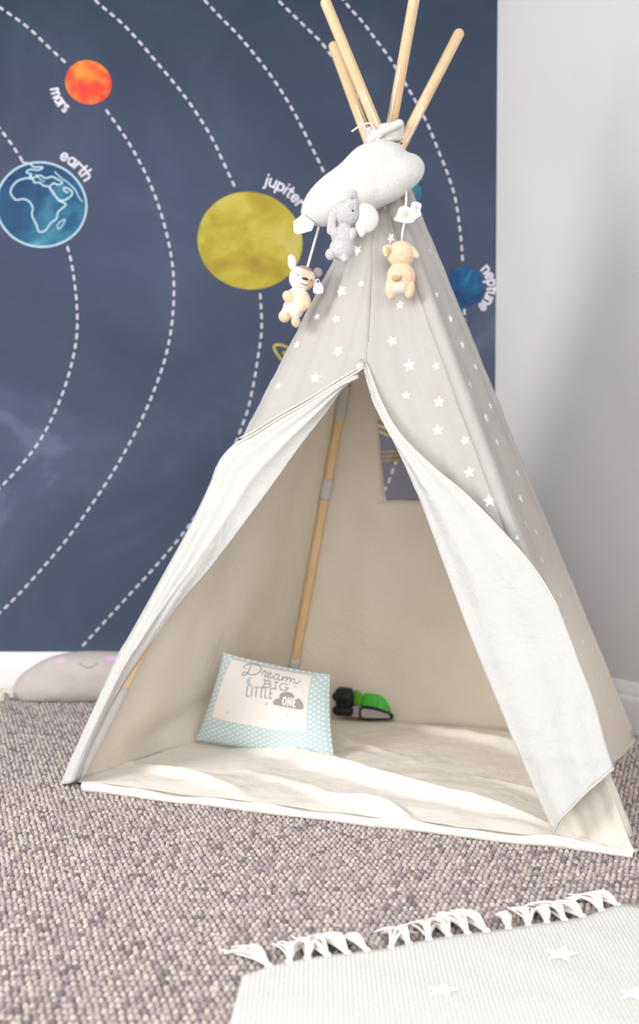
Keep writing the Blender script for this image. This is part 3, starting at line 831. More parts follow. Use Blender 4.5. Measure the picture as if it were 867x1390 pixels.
b = MB(); n = 90; prof = [(-.005, .0005), (-.006, .008), (-.004, .015), (0, .018), (.006, .016), (.014, .010), (.030, .008), (.05, .0065)]
sa, sb = gnd(112, 1074), gnd(860, 1164); rows = []
dv = (sb - sa).normalized(); nrm = Vector((-dv.y, dv.x, 0))
for i in range(n):
    t = i / (n - 1); p = sa.lerp(sb, t); p += nrm * (-.004 * math.sin(PI * t) + .003 * math.sin(t * 30)); hgt = 1 + .18 * math.sin(t * 23) + .12 * math.sin(t * 51 + 1) - .35 * ridge((t - 1) / .04)
    rows.append([p + nrm * a + Vector((0, 0, z * hgt)) for a, z in prof])
vs = [p for r in rows for p in r]; k = len(prof)
b.add(vs, [(i * k + j, i * k + j + 1, (i + 1) * k + j + 1, (i + 1) * k + j) for i in range(n - 1) for j in range(k - 1)])
o = b.build('front_sill', M['sheet'], ROOT, loc=ROOT.location); md = o.modifiers.new('s', 'SOLIDIFY'); md.thickness = .0015; md.offset = 0
# corner sock at the front right foot
b = MB(); pts = [edge('A', 0.004, .004), edge('A', .03, .006), edge('A', .06, .008)]; pts[0].z = .02
tube(b, resample(pts, 12), lambda i: .019 - i * .0004, 18, 0); b.build('foot_pocket', M['flap'], ROOT, loc=ROOT.location)

# ------------------------------------------------------------------ cloud mobile and soft toys
M['cloud'] = plush('white fleece', (214, 212, 208), 4, k=.55)
M['eleph'] = plush('grey plush', (204, 202, 202), 8)
M['ele_in'] = simple('pale grey ear lining', (206, 203, 200), .9, 4, 60, .2, 500)
M['peach'] = plush('peach plush', (238, 210, 176), 8)
M['whitep'] = plush('white plush', (240, 232, 222), 6)
M['taupe'] = plush('taupe plush', (168, 152, 146), 8)
M['tan'] = plush('tan plush', (206, 172, 134), 8)
M['orange'] = plush('apricot plush', (236, 190, 144), 6)
M['black'] = simple('dark thread', (50, 42, 42), .5, 4)
M['brown'] = simple('brown thread', (84, 58, 48), .7, 6)
M['tagw'] = simple('white label cloth', (224, 224, 228), .8, 3)
M['tagl'] = simple('faint grey print', (190, 196, 206), .8, 3)
M['gold'] = simple('gold thread', (206, 172, 112), .6, 6)
def px_plane_Y(x, y, off): return fr(x, y, off).y
def inflate(b, outline, c, Y, T, m=0, power=.5, flat=.0, rings=12, tilt=0, back=1.0, nrs=72):
    """puffed cushion from its outline; T half thickness in metres"""
    pts = resample([(x, y, 0) for x, y in outline + [outline[0]]], nrs + 1)[:-1]; n = len(pts); vs = []
    def P(x, y, d):
        p = atY(x, y, Y + tilt * (y - c[1])); v = (CAM - p).normalized(); return p + Vector((0, -1, 0)) * d
    def prof(r): return T * (1 - r ** 2.4) ** power
    fs = []; front = [[P(c[0], c[1], T)]]; 
    vs.append(front[0][0])
    for k in range(1, rings + 1):
        r = math.sin(PI / 2 * k / rings)
        for p in pts: vs.append(P(c[0] + (p.x - c[0]) * r, c[1] + (p.y - c[1]) * r, prof(r)))
    nb = len(vs)
    for k in range(rings - 1, 0, -1):
        r = math.sin(PI / 2 * k / rings)
        for p in pts: vs.append(P(c[0] + (p.x - c[0]) * r, c[1] + (p.y - c[1]) * r, -prof(r) * back))
    vs.append(P(c[0], c[1], -T * back)); R = 2 * rings - 1
    for i in range(n): fs.append((0, 1 + i, 1 + (i + 1) % n))
    for k in range(R - 1):
        for i in range(n):
            a = 1 + k * n + i; a2 = 1 + k * n + (i + 1) % n; fs.append((a, a + n, a2 + n, a2))
    e = len(vs) - 1; o = 1 + (R - 1) * n
    for i in range(n): fs.append((e, o + (i + 1) % n, o + i))
    b.add(vs, fs, m)
YC = px_plane_Y(495, 262, .075)
cloud = empty('cloud_mobile', atY(492, 250, YC), 'white fleece cloud cushion tied in front of the crossed teepee poles', 'mobile')
b = MB()
inflate(b, [(516, 189), (486, 199), (462, 222), (435, 243), (416, 265), (408, 289), (417, 302), (435, 308), (459, 304), (486, 296), (510, 284), (537, 272), (558, 257), (573, 241), (576, 224), (567, 211), (553, 206), (541, 195)], (495, 250), YC, .048)
for i, p in enumerate(b.v): b.v[i] = p + Vector((0, 1, 0)) * (.004 * fbm(p, 14, 3))
b.build('cushion', M['cloud'], cloud, loc=cloud.location)
b = MB(); g = coons([atY(411, 290, YC - .02), atY(398, 301, YC - .02)], [atY(427, 303, YC - .025), atY(423, 313, YC - .03)], [atY(411, 290, YC - .02), atY(427, 303, YC - .025)], [atY(398, 301, YC - .02), atY(401, 317, YC - .026), atY(423, 313, YC - .03)], 12, 12)
shell(b, g, Vector((0, -1, 0)), .0008, 0, 0); bv = bvh_world(b); d = Decal(b, bvh=bv)
for k in range(5): d.stroke([(404 + k * 1.2 + i * 2.2, 309 - k * 3.0 + i * .9) for i in range(6)], .5, 1, .0004, False)
tag(b.build('care_label', [M['tagw'], M['tagl']], cloud, loc=cloud.location), label='small white fabric care label')
b = MB(); tube(b, resample([atY(508, 197, YC - .004), atY(515, 186, YC + .01), atY(524, 180, c0.y - .046)], 10), .003, 8); b.build('hanging_loop', M['string'], cloud, loc=cloud.location)

def toy_body(blobs, Y, name, mats, parent, voxel=.0013, smooth=2):
    b = MB()
    for (x, y, d, rx, ry, rz, rot) in blobs:
        p = atY(x, y, Y); s = (Y) / F
        s *= 1.06; ellipsoid(b, p + Vector((0, -d * s, 0)), (rx * s, rz * s, ry * s), Matrix.Rotation(math.radians(-rot), 3, 'Y'), 0)
    return remeshed(b, name, mats, voxel, parent, parent.location, smooth)
def paint(o, fn):
    """assign material slots from picture-free local rules: fn(world point)->slot"""
    off = Vector(o.location) + (Vector(o.parent.location) if o.parent else Vector((0, 0, 0)))
    for p in o.data.polygons: p.material_index = fn(p.center + off)
def part_blob(x, y, d, rx, ry, rz, rot, Y, name, mat, parent):
    b = MB(); s = Y / F; ellipsoid(b, atY(x, y, Y) + Vector((0, -d * s, 0)), (rx * s, rz * s, ry * s), Matrix.Rotation(math.radians(-rot), 3, 'Y'), 0, 24, 16)
    return b.build(name, mat, parent, loc=parent.location)
def leaf_ear(outline, c, Y, T, name, mats, parent, inner=.0):
    b = MB(); inflate(b, outline, c, Y, T, 0, .5, rings=8, nrs=40)
    return b.build(name, mats, parent, loc=parent.location)
def surf_decal(o, draw, name, mat, parent):
    me = o.data; off = Vector(o.location) + (Vector(o.parent.location) if o.parent else Vector((0, 0, 0)))
    bv = BVHTree.FromPolygons([tuple(v.co + off) for v in me.vertices], [tuple(p.vertices) for p in me.polygons])
    b = MB(); draw(Decal(b, bvh=bv)); return b.build(name, mat, parent, loc=parent.location) if b.v else None

# elephant
YE = px_plane_Y(466, 320, .055) ; YE = min(YE, YC - .062)
el = empty('toy_elephant', atY(466, 356, YE), 'grey plush elephant with large drooping ears hanging below the white cloud', 'toy', None)
eb = toy_body([(470, 290, 0, 18, 16.5, 15, 0), (480, 275, 7, 6.5, 12, 7, 8), (478, 266, 12, 6.5, 6.5, 6, 0), (474, 280, 6, 9, 9, 9, 0), (466, 322, 0, 15.5, 17, 13, 6), (464, 338, 0, 16.5, 15, 14, 0), (467, 306, 0, 9, 8, 8, 0),
               (454, 317, 6, 6.5, 9, 6, 25), (478, 319, 6, 5.5, 9, 6, -15), (448.5, 346, 6, 7, 7.5, 8, 0), (468, 352, 7, 6, 6, 8, 0), (456, 342, 4, 9, 9, 8, 0)], YE, 'body', [M['eleph']], el)
leaf_ear([(486, 277), (496, 275), (508, 281), (514, 294), (512, 306), (505, 314), (497, 317), (491, 323), (485, 316), (482, 306), (487, 294)], (498, 298), YE - .012, .0075, 'ear', M['ele_in'], el)
leaf_ear([(462, 277), (452, 279), (446, 290), (444, 305), (444, 316), (450, 319), (456, 312), (456, 300), (460, 290)], (451, 299), YE - .012, .0065, 'ear', M['eleph'], el)
surf_decal(eb, lambda d: d.ellipse(478.5, 286, 1.5, 1.5, 0, .0012, n=12, rings=1), 'eye', M['black'], el)
surf_decal(eb, lambda d: [d.stroke([(476 + i * .5, 262 + k * 3.2 + .6 * math.sin(i)) for i in range(8)], .7, 0, .0006, False) for k in range(4)], 'trunk_crease', simple('grey crease', (160, 158, 158), .9, 4), el)
# puppy
YP = px_plane_Y(415, 400, .05)
pp = empty('toy_puppy', atY(402, 440, YP), 'cream and grey plush puppy facing forward, hanging on the left beside the yellow planet', 'toy')
pb = toy_body([(410, 378, 0, 17, 16.5, 15, -10), (406, 383, 4, 10, 10, 10, 0), (402, 405, 0, 14, 14, 12, 15), (398, 419, 0, 13.5, 14, 12, 15), (392, 404, 6, 7.5, 9, 7, 40), (414, 407, 7, 7, 13, 7, 18), (410, 417, 8, 6, 7, 6, 0),
               (386, 430, 6, 7.5, 8, 8, 20), (401, 436, 3, 6, 8.5, 7, 12), (390, 424, 3, 8, 8, 7, 0)], YP, 'body', [M['whitep'], M['peach'], M['taupe'], M['orange']], pp)
def pup(p):
    x, y = to_px(p)
    if y < 394:
        if y < 366 + (x - 415) * .35 and x > 404: return 2
        if x > 417 and y > 380: return 3
        if 409 < x < 420 and y < 378: return 1
        return 0
    if (x - 392) ** 2 / 70 + (y - 404) ** 2 / 90 < 1 or x > 407 + (400 - y) * .05 and y < 425 or y > 424 and x < 394 or y > 430: return 1
    return 0
paint(pb, pup)
leaf_ear([(391, 348), (395, 345), (401, 350), (402, 359), (400, 366), (396, 367), (391, 360)], (396, 356), YP + .004, .004, 'ear', M['whitep'], pp)
part_blob(431, 370, 0, 7, 6.5, 4, 30, YP, 'ear', M['taupe'], pp)
surf_decal(pb, lambda d: (d.ellipse(414, 378.5, 4.8, 2.0, 0, .0012, .25, n=20), d.ellipse(404.5, 373.5, 1.1, 1.1, 0, .0012, n=10, rings=1), d.ellipse(422.5, 380, 1.1, 1.1, 0, .0012, n=10, rings=1), d.stroke([(408 + i, 384 + .3 * i + .8 * math.sin(i / 9 * PI)) for i in range(10)], .9, 0, .0010)), 'face_stitching', M['brown'], pp)
b = MB(); inflate(b, [(427, 380), (432, 378), (435, 384), (438, 388), (438, 398), (426, 398), (425, 388)], (432, 389), YP - .004, .0012, 0, .5, rings=4, nrs=30)
bv = bvh_world(b); d = Decal(b, bvh=bv); d.ellipse(431.5, 382, 1.6, 1.6, 1, .0006, n=12, rings=1); d.stroke([(431.5, 387), (432, 390), (431.5, 394)], 1.6, 2, .0006)
tag(b.build('fabric_tag', [M['tagw'], M['black'], M['tagl']], pp, loc=pp.location), label='white tag at the puppy ear')
b = MB(); tube(b, resample([atY(432, 309, YC - .01), atY(425, 335, (YC + YP) / 2), atY(417, 363, YP - .004)], 20), lambda i: .0027, 8)
b.build('hanging_cord', M['string'], pp, loc=pp.location)
# bear seen from behind
YB = px_plane_Y(543, 370, .045)
be = empty('toy_bear', atY(543, 408, YB), 'peach plush bear seen from behind, hanging under the white snail tag', 'toy')
bb_ = toy_body([(544, 345, 0, 18.5, 17, 16, 0), (544, 376, 0, 18.5, 19, 15, 0), (543, 386, 0, 18, 13, 14, 0), (529.5, 393, 3, 7, 14, 8, 5), (555.5, 392, 3, 7, 13, 8, -5), (538.5, 378, 14, 6.5, 4.5, 5, 20), (544, 361, 0, 12, 6, 10, 0)], YB, 'body', [M['peach'], M['tan'], M['whitep']], be)
def bearp(p):
    x, y = to_px(p)
    if ((x - 538) / 7) ** 2 + ((y - 378) / 5) ** 2 < 1: return 1
    if ((x - 541) / 9) ** 2 + ((y - 393) / 8) ** 2 < 1: return 2
    return 0
paint(bb_, bearp)
leaf_ear([(520, 334), (527, 332), (532, 334), (529, 343), (524, 349), (520, 345), (519, 338)], (525, 340), YB - .014, .005, 'ear', M['peach'], be)
leaf_ear([(560, 334), (565, 339), (569, 346), (568, 350), (562, 350), (558, 344)], (563, 343), YB - .012, .005, 'ear', M['peach'], be)
part_blob(526.5, 341, 13, 2.2, 5, 2, 25, YB, 'inner_ear', M['tan'], be)
b = MB(); tube(b, resample([atY(551.5, 260, YC - .02), atY(551, 275, (YC + YB) / 2), atY(549, 300, (YC + YB) / 2 - .0), atY(546, 315, YB - .001), atY(545, 330, YB - .004)], 20), lambda i: .0015 + .0012 * abs(math.sin(i * .35)), 8)
b.build('hanging_cord', M['string'], be, loc=be.location)
S7 = lambda l: [(505 + x / 7.72, 240 + y / 7.72) for x, y in l]
YS = (YC + YB) / 2 - .008
b = MB(); inflate(b, S7([(218, 445), (262, 385), (275, 335), (335, 302), (395, 325), (418, 350), (412, 285), (440, 262), (490, 268), (518, 295), (505, 350), (515, 400), (460, 440), (430, 475), (370, 488), (300, 478), (240, 462)]), S7([(370, 400)])[0], YS, .0022, 0, .5, rings=6, nrs=60)
bv = bvh_world(b); d = Decal(b, bvh=bv)
sp = [(550.3 + (.8 + a * .22) * math.cos(a), 290.5 + (.8 + a * .22) * math.sin(a)) for a in [k * .4 for k in range(38)]]
d.stroke(sp, .9, 1, .0006, False); cx7, cy7 = 505 + 460 / 7.72, 240 + 315 / 7.72
d.stroke([(cx7 - 1.5, cy7 - 1), (cx7 - .3, cy7 + 3)], .6, 2, .0006); d.stroke([(cx7 + 2, cy7 - 1), (cx7 + .4, cy7 + 3)], .6, 2, .0006)
d.stroke([(cx7 - 1, cy7 + 6), (cx7, cy7 + 7.5), (cx7 + 1.2, cy7 + 6.4)], .6, 2, .0006)
tag(b.build('snail_tag', [M['tagw'], M['gold'], M['black']], be, loc=be.location), label='white padded snail tag with gold spiral')

# ------------------------------------------------------------------ cushion inside the tent
def dot_mat():
    t = NT('pale blue polka dot cotton'); tc = t.N('ShaderNodeTexCoord'); sx = t.N('ShaderNodeSeparateXYZ'); t.L(tc.outputs['UV'], sx.inputs[0])
    u, v = sx.outputs[0], sx.outputs[1]
    def dots(au, av):
        fu = t.math('SUBTRACT', t.math('FRACT', t.math('ADD', t.math('MULTIPLY', u, 17), au)), .5); fv = t.math('SUBTRACT', t.math('FRACT', t.math('ADD', t.math('MULTIPLY', v, 17), av)), .5)
        return t.math('LESS_THAN', t.math('ADD', t.math('MULTIPLY', fu, fu), t.math('MULTIPLY', fv, fv)), .036)
    dd = t.math('MAXIMUM', dots(0, 0), dots(.5, .5))
    c = t.mix(dd, lin((186, 205, 208)), lin((226, 232, 230)))
    def rng(x, lo, hi): return t.math('MULTIPLY', t.math('GREATER_THAN', x, lo), t.math('LESS_THAN', x, hi))
    inn = t.math('MULTIPLY', rng(u, .105, .865), rng(v, .35, .985))
    c = t.mix(inn, c, lin((233, 226, 222)))
    ed = t.math('SUBTRACT', inn, t.math('MULTIPLY', rng(u, .111, .859), rng(v, .356, .978)))
    c = t.mix(ed, c, lin((198, 196, 192)))
    t.base(c); t.rough(.9); t.b.inputs['Specular IOR Level'].default_value = .1
    t.bump(t.noise(t.coord(), 12, 5), .5, .012); return t.m
BL, BR = gnd(264, 1006, .012), gnd(454, 1034, .012)
bvl = BVHTree.FromPolygons([tuple(p) for r in gAD for p in r], [(j * 46 + i, j * 46 + i + 1, (j + 1) * 46 + i + 1, (j + 1) * 46 + i) for j in range(89) for i in range(45)])
hy = bvl.ray_cast(CAM, ray(292, 886))[0]
TL = atY(303, 886, min(BL.y + .15, hy.y - .06)); TR = atY(448, 916, BR.y + .15)
dn = (BR - BL).cross(TL - BL).normalized()
if dn.y > 0: dn = -dn
b = MB(); n = 48
def pil(sgn, u, v):
    p = BL.lerp(BR, u).lerp(TL.lerp(TR, u), v)
    a = abs(2 * u - 1); c = abs(2 * v - 1)
    k = max(0, (1 - a ** 2.6) * (1 - c ** 2.6)) ** .55
    # sides pull in between the pointed corners
    ctr = BL.lerp(BR, .5).lerp(TL.lerp(TR, .5), .5)
    pin = .045 * ((1 - a * a) * (c ** 6) + (1 - c * c) * (a ** 6))
    p = p + (ctr - p) * pin
    return p + dn * sgn * (.045 * k + .003 * k * fbm(p, 9, 5) * 1.0)
for sg in (1, -1):
    vs = [pil(sg, i / n, j / n) for j in range(n + 1) for i in range(n + 1)]
    fs = [(j * (n + 1) + i, j * (n + 1) + i + 1, (j + 1) * (n + 1) + i + 1, (j + 1) * (n + 1) + i) for j in range(n) for i in range(n)]
    if sg < 0: fs = [f[::-1] for f in fs]
    b.add(vs, fs, 0 if sg > 0 else 0, [((i / n), (j / n)) for j in range(n + 1) for i in range(n + 1)])
mnz = min(p.z for p in b.v)
for i, p in enumerate(b.v):
    if p.z < .014: b.v[i] = Vector((p.x, p.y, .014 + (p.z - .014) * .1))
front = MB(); front.v = list(b.v); front.f = list(b.f)
bv = BVHTree.FromPolygons([tuple(v) for v in front.v], front.f); d = Decal(b, bvh=bv)
INK, BLU, PAL = 1, 2, 3
def Zp(l): return [(240 + x / 2.709, 860 + y / 2.709) for x, y in l]
def cur(l, w, m=INK, n=None): 
    q = resample([(x, y, 0) for x, y in Zp(l)], n or len(l) * 7); d.stroke([(p.x, p.y) for p in q], w, m, .0012)
# Dream, in script
cur([(272, 118), (266, 134), (258, 148), (246, 154), (240, 148), (250, 142), (264, 148), (282, 152), (302, 144), (310, 130), (302, 118), (280, 112), (256, 116), (246, 124), (252, 130)], 1.3)
cur([(312, 152), (318, 140), (322, 136), (324, 142), (330, 142), (322, 158)], 1.2)
cur([(322, 158), (330, 160), (342, 154), (346, 146), (340, 144), (334, 152), (336, 163), (346, 164), (356, 158)], 1.2)
cur([(376, 154), (368, 150), (358, 156), (356, 166), (364, 170), (374, 160), (376, 154), (372, 168), (380, 172), (388, 164)], 1.2)
cur([(390, 158), (386, 174), (392, 164), (402, 160), (404, 166), (400, 177), (406, 168), (416, 163), (419, 169), (415, 180), (420, 172), (430, 167), (433, 172), (431, 181), (440, 184), (452, 176)], 1.2)
line_text(d, 'BIG', *Zp([(314, 195), (410, 213)]), 9.2, 1.3, INK, .0012, gap=.1)
line_text(d, 'LITTLE'.replace('I', 'l'), *Zp([(254, 230), (352, 240)]), 13.5, 1.3, INK, .0012, gap=.12)
q = Zp([(356, 262), (354, 250), (364, 240), (376, 238), (378, 224), (394, 216), (412, 216), (426, 222), (434, 236), (450, 240), (462, 256), (466, 272), (458, 280), (430, 276), (396, 270)])
r_ = resample([(x, y, 0) for x, y in q + [q[0]]], 60)[:-1]; d.fan(Zp([(408, 250)])[0], [(p.x, p.y) for p in r_], INK, .0012, 6)
line_text(d, 'ONE', *Zp([(386, 262), (436, 270)]), 11, 2.0, 4, .0020, gap=.1)
mo = [(271 + 15 * math.cos(a), 177 + 17 * math.sin(a)) for a in [PI * (.42 + 1.16 * i / 14) for i in range(15)]]
mi_ = [(278 + 10 * math.cos(a), 177 + 13 * math.sin(a)) for a in [PI * (1.55 - 1.1 * i / 14) for i in range(15)]]
mo2 = Zp(mo); mi2 = Zp(mi_)
pv = [d.pt(x, y, .0012) for x, y in mo2] + [d.pt(x, y, .0012) for x, y in mi2]
if all(p is not None for p in pv): b.add(pv, [(i, i + 1, 15 + 14 - i - 1, 15 + 14 - i) for i in range(14)], BLU)
for (x, y, r, m) in ((330, 258, 2.6, BLU), (405, 300, 2, BLU), (187, 290, 2.6, PAL), (485, 350, 2.2, PAL), (215, 97, 1.6, PAL), (434, 196, 2, PAL), (464, 216, 1.6, PAL), (274, 240, 1.4, PAL), (290, 246, 1.2, BLU), (380, 210, 1.2, PAL), (466, 240, 1.3, PAL), (360, 128, 1.4, PAL), (410, 186, 1.2, BLU)):
    x, y = Zp([(x, y)])[0]; d.star(x, y, r, m, .0012)
loc = Vector(((BL.x + BR.x) / 2, (BL.y + BR.y) / 2, 0))
inside = tag(b.build('cushion', [dot_mat(), simple('grey print', (158, 154, 146), .8, 4), simple('blue grey print', (176, 196, 206), .8, 4), simple('pale blue grey print', (190, 202, 208), .8, 4), simple('white lettering', (238, 234, 228), .8, 2)], loc=loc), 'pale blue polka dot cushion reading Dream Big Little One, leaning inside the teepee', 'cushion')

# grey cloud cushion by the skirting
M['grc'] = simple('warm grey cotton', (196, 186, 180), .9, 4, 20, .35, 30)
M['pink'] = simple('pink felt', (214, 186, 208), .9, 4)
M['line'] = simple('grey stitched line', (140, 130, 130), .9, 4)
fp = gnd(105, 957); Yg = fp.y + .085
root = empty('floor_cushion', (fp.x, Yg, 0), 'warm grey cushion with pink cheeks and a stitched smile lying against the white skirting', 'cushion')
b = MB(); ol = [(16, 938), (24, 921), (44, 904), (70, 891), (100, 885), (130, 884), (165, 885), (195, 890), (214, 905), (220, 925), (214, 943), (190, 953), (150, 956), (110, 957), (60, 957), (30, 954)]
inflate(b, ol, (115, 922), Yg, .075, 0, .5, rings=14, nrs=90, back=.75)
for i, p in enumerate(b.v):
    p = p + Vector((0, -1, .3)) * (.005 * fbm(p, 10, 2)); p.z = max(p.z, .0015); p.y = min(p.y, YW - .021); b.v[i] = p
bv = bvh_world(b); d = Decal(b, bvh=bv)
d.ellipse(80, 897, 10.5, 4.2, 1, .0010, -.03, rings=5); d.ellipse(152, 894, 9.5, 4, 1, .0010, .05, rings=5)
d.stroke([(107 + i * 1.7, 900 + 6.5 * math.sin(PI * i / 15)) for i in range(16)], .9, 2, .0010)
b.build('cover', [M['grc'], M['pink'], M['line']], root, loc=root.location)
b = MB(); base = atY(17, 938, Yg - .02)
for k in range(26):
    a = random.uniform(-.4, .4); l = random.uniform(.03, .05); s0 = base + Vector((random.uniform(-.01, .004), random.uniform(-.01, .01), random.uniform(-.006, .006)))
    mid = s0 + Vector((-.022 + a * .012, a * .02, .006)); end = s0 + Vector((-.026 + a * .022, a * .03, -l)); end.z = max(end.z, .003)
    tube(b, resample([s0, mid, end], 8), .0028, 6)
tag(b.build('tassel', M['string'], root, loc=root.location), label='white yarn tassel at the corner')

# ------------------------------------------------------------------ toy truck
M['tgreen'] = simple('bright green plastic', (70, 178, 60), .35, 8, 40)
M['tgreen2'] = simple('lime green plastic', (96, 160, 40), .4, 8, 40)
M['tblack'] = simple('black plastic', (34, 36, 40), .4, 4, 40)
M['tgrey'] = simple('grey plastic', (158, 148, 146), .5, 4, 40)
c = gnd(500, 984); rt = empty('toy_truck', (c.x, c.y + .05, .02), 'small green and black plastic toy truck beside the blue cushion', 'toy')
def T(x, y, z): # truck frame: along its length, depth, height
    a = math.radians(-14); return Vector((c.x + x * math.cos(a) - y * math.sin(a), c.y + .045 + x * math.sin(a) + y * math.cos(a), .016 + z))
def tbox(name, mat, x0, x1, y0, y1, z0, z1, bev=.004, top=None, seg=3):
    vs = [T(*p) for p in ((x0, y0, z0), (x1, y0, z0), (x1, y1, z0), (x0, y1, z0))]
    tx = top or (0, 0, 0, 0)
    vs += [T(*p) for p in ((x0 + tx[0], y0 + tx[2], z1), (x1 - tx[1], y0 + tx[2], z1), (x1 - tx[1], y1 - tx[3], z1), (x0 + tx[0], y1 - tx[3], z1))]
    b = MB(); b.add(vs, [(0, 3, 2, 1), (4, 5, 6, 7), (0, 1, 5, 4), (1, 2, 6, 5), (2, 3, 7, 6), (3, 0, 4, 7)])
    o = b.build(name, mat, rt, loc=rt.location, smooth=True); md = o.modifiers.new('b', 'BEVEL'); md.width = bev; md.segments = seg; md.limit_method = 'NONE'
    return o
tbox('cab', M['tblack'], -.084, -.040, -.034, .04, .002, .076, .006)
for (z) in (.018, .056):
    for y in (-.036,):
        b = MB(); tube(b, [T(-.078, y, z), T(-.046, y, z)], .0135, 20); b.build('wheel', M['tblack'], rt, loc=rt.location)
        b = MB(); tube(b, [T(-.062, y - .0135, z), T(-.062, y - .013, z)], .003, 12); b.build('axle_cap', M['tblack'], rt, loc=rt.location)
for z in (.030, .044): tbox('grille_bar', M['tblack'], -.080, -.044, -.042, -.030, z, z + .005, .001)
tbox('chassis', M['tgrey'], -.038, -.012, -.035, .035, .0, .030, .004)
tbox('cab_roof', M['tgreen2'], -.042, -.012, -.01, .045, .028, .074, .008, (.004, .0, .0, .01))
tbox('hopper', M['tgreen'], -.016, .070, -.030, .045, .010, .068, .012, (.004, .026, .016, .01))
for k in range(4): tbox('hopper_rib', M['tgreen'], -.004 + k * .017, .001 + k * .017, -.033, .035, .016, .060 - k * .003, .002, (0, 0, .016, .01))
# side bumper: black rimmed grey wedge
b = MB(); ow = [(-.014, .002), (-.014, .028), (-.004, .034), (.03, .030), (.072, .016), (.076, .008), (.070, .001), (.0, -.002)]
def wedge(sc, y0, y1, mat, nm):
    cx, cz = .028, .015; b = MB(); p = resample([(cx + (x - cx) * sc[0], cz + (z - cz) * sc[1], 0) for x, z in ow + [ow[0]]], 41)[:-1]; n = 40
    vs = [T(q.x, y0, q.y) for q in p] + [T(q.x, y1, q.y) for q in p]
    b.add(vs, [tuple(range(n)), tuple(range(2 * n - 1, n - 1, -1))] + [(i, n + i, n + (i + 1) % n, (i + 1) % n) for i in range(n)]); return b.build(nm, mat, rt, loc=rt.location, smooth=False)
wedge((1, 1), -.046, -.030, M['tblack'], 'bumper_rim'); wedge((.86, .66), -.0475, -.0445, M['tgrey'], 'bumper_panel')
rt.location.z = rt.location.z

# ------------------------------------------------------------------ fringed rug in the foreground
def rug_mat():
    t = NT('woven white cotton rug'); v = t.coord(); w = t.N('ShaderNodeTexWave'); w.inputs['Scale'].default_value = 130; w.inputs['Distortion'].default_value = 1.5
    t.L(t.coord('Object', (.35, 1, 1)), w.inputs['Vector']); n = t.noise(v, 260, 3)
    c = t.ramp(n, [(.3, (206, 205, 200)), (.7, (226, 225, 220))]); t.base(t.mix(t.math('MULTIPLY', w.outputs['Fac'], .2), c, lin((200, 198, 192)))); t.rough(1)
    t.bump(t.math('ADD', w.outputs['Fac'], n), .5, .002); return t.m
M['rug'] = rug_mat(); M['fringe'] = simple('white cotton fringe', (238, 236, 230), .9, 5, 100)
EDGE = [(330, 1336), (380, 1318), (440, 1308), (500, 1301), (540, 1295), (583, 1285), (644, 1276), (717, 1266), (784, 1256), (826, 1243), (850, 1237), (880, 1242), (960, 1262)]
top = [gnd(x, y) for x, y in EDGE]; botp = [gnd(x, y) for x, y in [(300, 1440), (500, 1440), (750, 1440), (1010, 1440)]]
g = coons([top[0], botp[0]], [top[-1], botp[-1]], top, botp, 70, 24)
for row in g:
    for p in row: p.z = .012 + .0025 * fbm(p, 9, 4)
rug = empty('fringed_rug', (botp[1].x, (top[4].y + botp[1].y) / 2, 0), 'off-white woven cotton rug with a white knotted fringe on the grey carpet in the foreground', 'rug')
b = MB(); shell(b, g, Vector((0, 0, 1)), .008, 0, 0); bv = bvh_world(b); d = Decal(b, bvh=bv)
for (x, y, r) in ((762, 1296, 26), (600, 1345, 24), (860, 1350, 24)): 
    pts = []
    for i in range(10):
        a = .2 - PI / 2 + i * PI / 5; k = r if i % 2 == 0 else r * .5; pts.append((x + k * math.cos(a), y + .42 * k * math.sin(a)))
    d.fan((x, y), pts, 1, .0012, 2)
b.build('woven_mat', [M['rug'], M['fringe']], rug, loc=rug.location)
ed = resample(top, 400)
TX = [368, 392, 418, 446, 474, 502, 530, 556, 582, 610, 636, 662, 690, 716, 742, 768, 794, 818, 842]
random.seed(21)
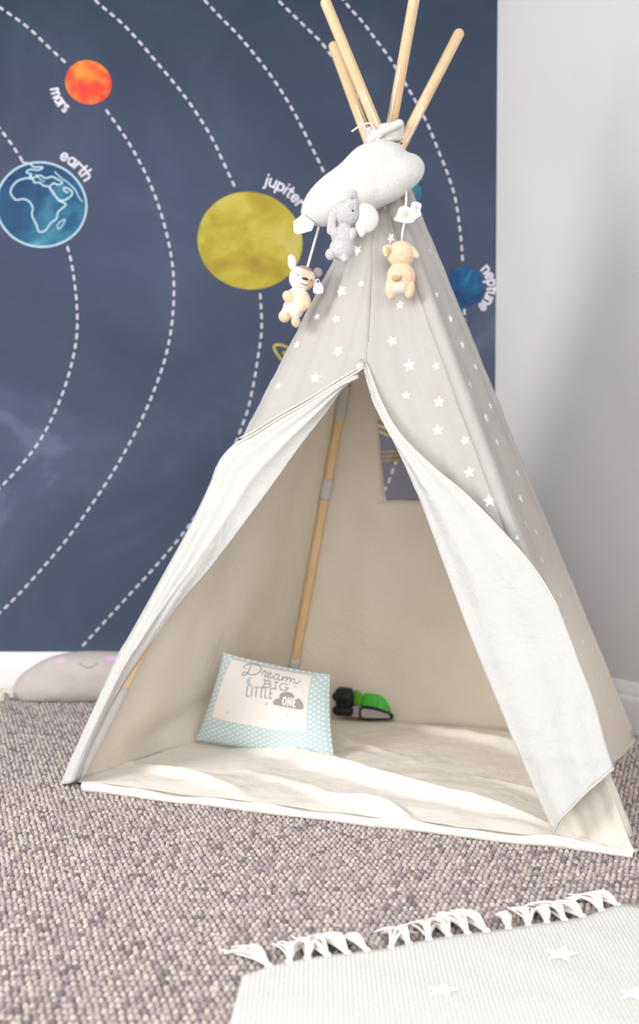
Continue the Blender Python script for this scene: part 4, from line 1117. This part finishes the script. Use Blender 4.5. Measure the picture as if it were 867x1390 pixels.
for q, x in enumerate(TX):
    p = min(ed, key=lambda e: abs(to_px(e)[0] - x)); b = MB(); an = random.uniform(-.7, .25); base = p + Vector((0, -.004, .010))
    dirv = Vector((math.sin(an), math.cos(an), 0)); lat = Vector((dirv.y, -dirv.x, 0)); Lh = random.uniform(.085, .13)
    ellipsoid(b, base + dirv * .006, (.0065, .0065, .006), None, 0, 12, 8)
    for k in range(20):
        s = random.uniform(-1, 1); cv = random.uniform(-.02, .02); z = random.uniform(.0, .022)
        pts = [base + dirv * .006, base + dirv * Lh * .35 + lat * (s * .007) + Vector((0, 0, z * .8)), base + dirv * Lh * .7 + lat * (s * .012 + cv * .4) + Vector((0, 0, z * .5 - .002)), base + dirv * Lh * random.uniform(.85, 1.05) + lat * (s * .017 + cv) + Vector((0, 0, -.004))]
        for u in pts: u.z = max(u.z, .0035)
        tube(b, resample(pts, 9), lambda i: .0024 - .0001 * i, 6)
    b.build('tassel', M['fringe'], rug, loc=rug.location)

# ------------------------------------------------------------------ light, world, camera
def area(name, loc, tgt, sx, sy, power, col):
    l = bpy.data.lights.new(name, 'AREA'); l.shape = 'RECTANGLE'; l.size = sx; l.size_y = sy; l.energy = power; l.color = col
    o = bpy.data.objects.new(name, l); COL.objects.link(o); o.location = loc
    o.rotation_euler = (Vector(tgt) - Vector(loc)).to_track_quat('-Z', 'Y').to_euler(); return o
area('window_light', (-2.5, 1.5, 1.75), (.1, 3.6, .7), 1.1, 1.2, 84, (1, .985, .96))
area('overhead_fill', (.6, .1, 2.3), (.1, 3.6, .3), 3.0, 1.6, 30, (1, .985, .97))  # added lamp overhead, out of view, keeps the carpet bright
area('room_fill', (-.2, -1.2, 1.45), (.1, 3.6, .45), 3.2, 1.8, 112, (1, .985, .97))  # added lamp behind the camera, brightens the tent interior
w = bpy.data.worlds.new('world'); bpy.context.scene.world = w; w.use_nodes = True
bg = w.node_tree.nodes['Background']; bg.inputs['Color'].default_value = (.93, .96, 1, 1); bg.inputs['Strength'].default_value = .62
cam = bpy.data.cameras.new('camera'); co = bpy.data.objects.new('camera', cam); COL.objects.link(co)
cam.sensor_fit = 'HORIZONTAL'; cam.sensor_width = 24; cam.lens = 24 * F / W; cam.clip_start = .05
co.location = CAM; co.rotation_euler = (PI / 2 - PITCH, 0, 0)
cam.dof.use_dof = True; cam.dof.focus_distance = 3.0; cam.dof.aperture_fstop = 3.6
sc = bpy.context.scene; sc.camera = co
sc.view_settings.view_transform = 'Standard'; sc.view_settings.look = 'None'; sc.view_settings.exposure = 0; sc.view_settings.gamma = 1
sc.cycles.max_bounces = 10; sc.cycles.transparent_max_bounces = 12; sc.cycles.diffuse_bounces = 6
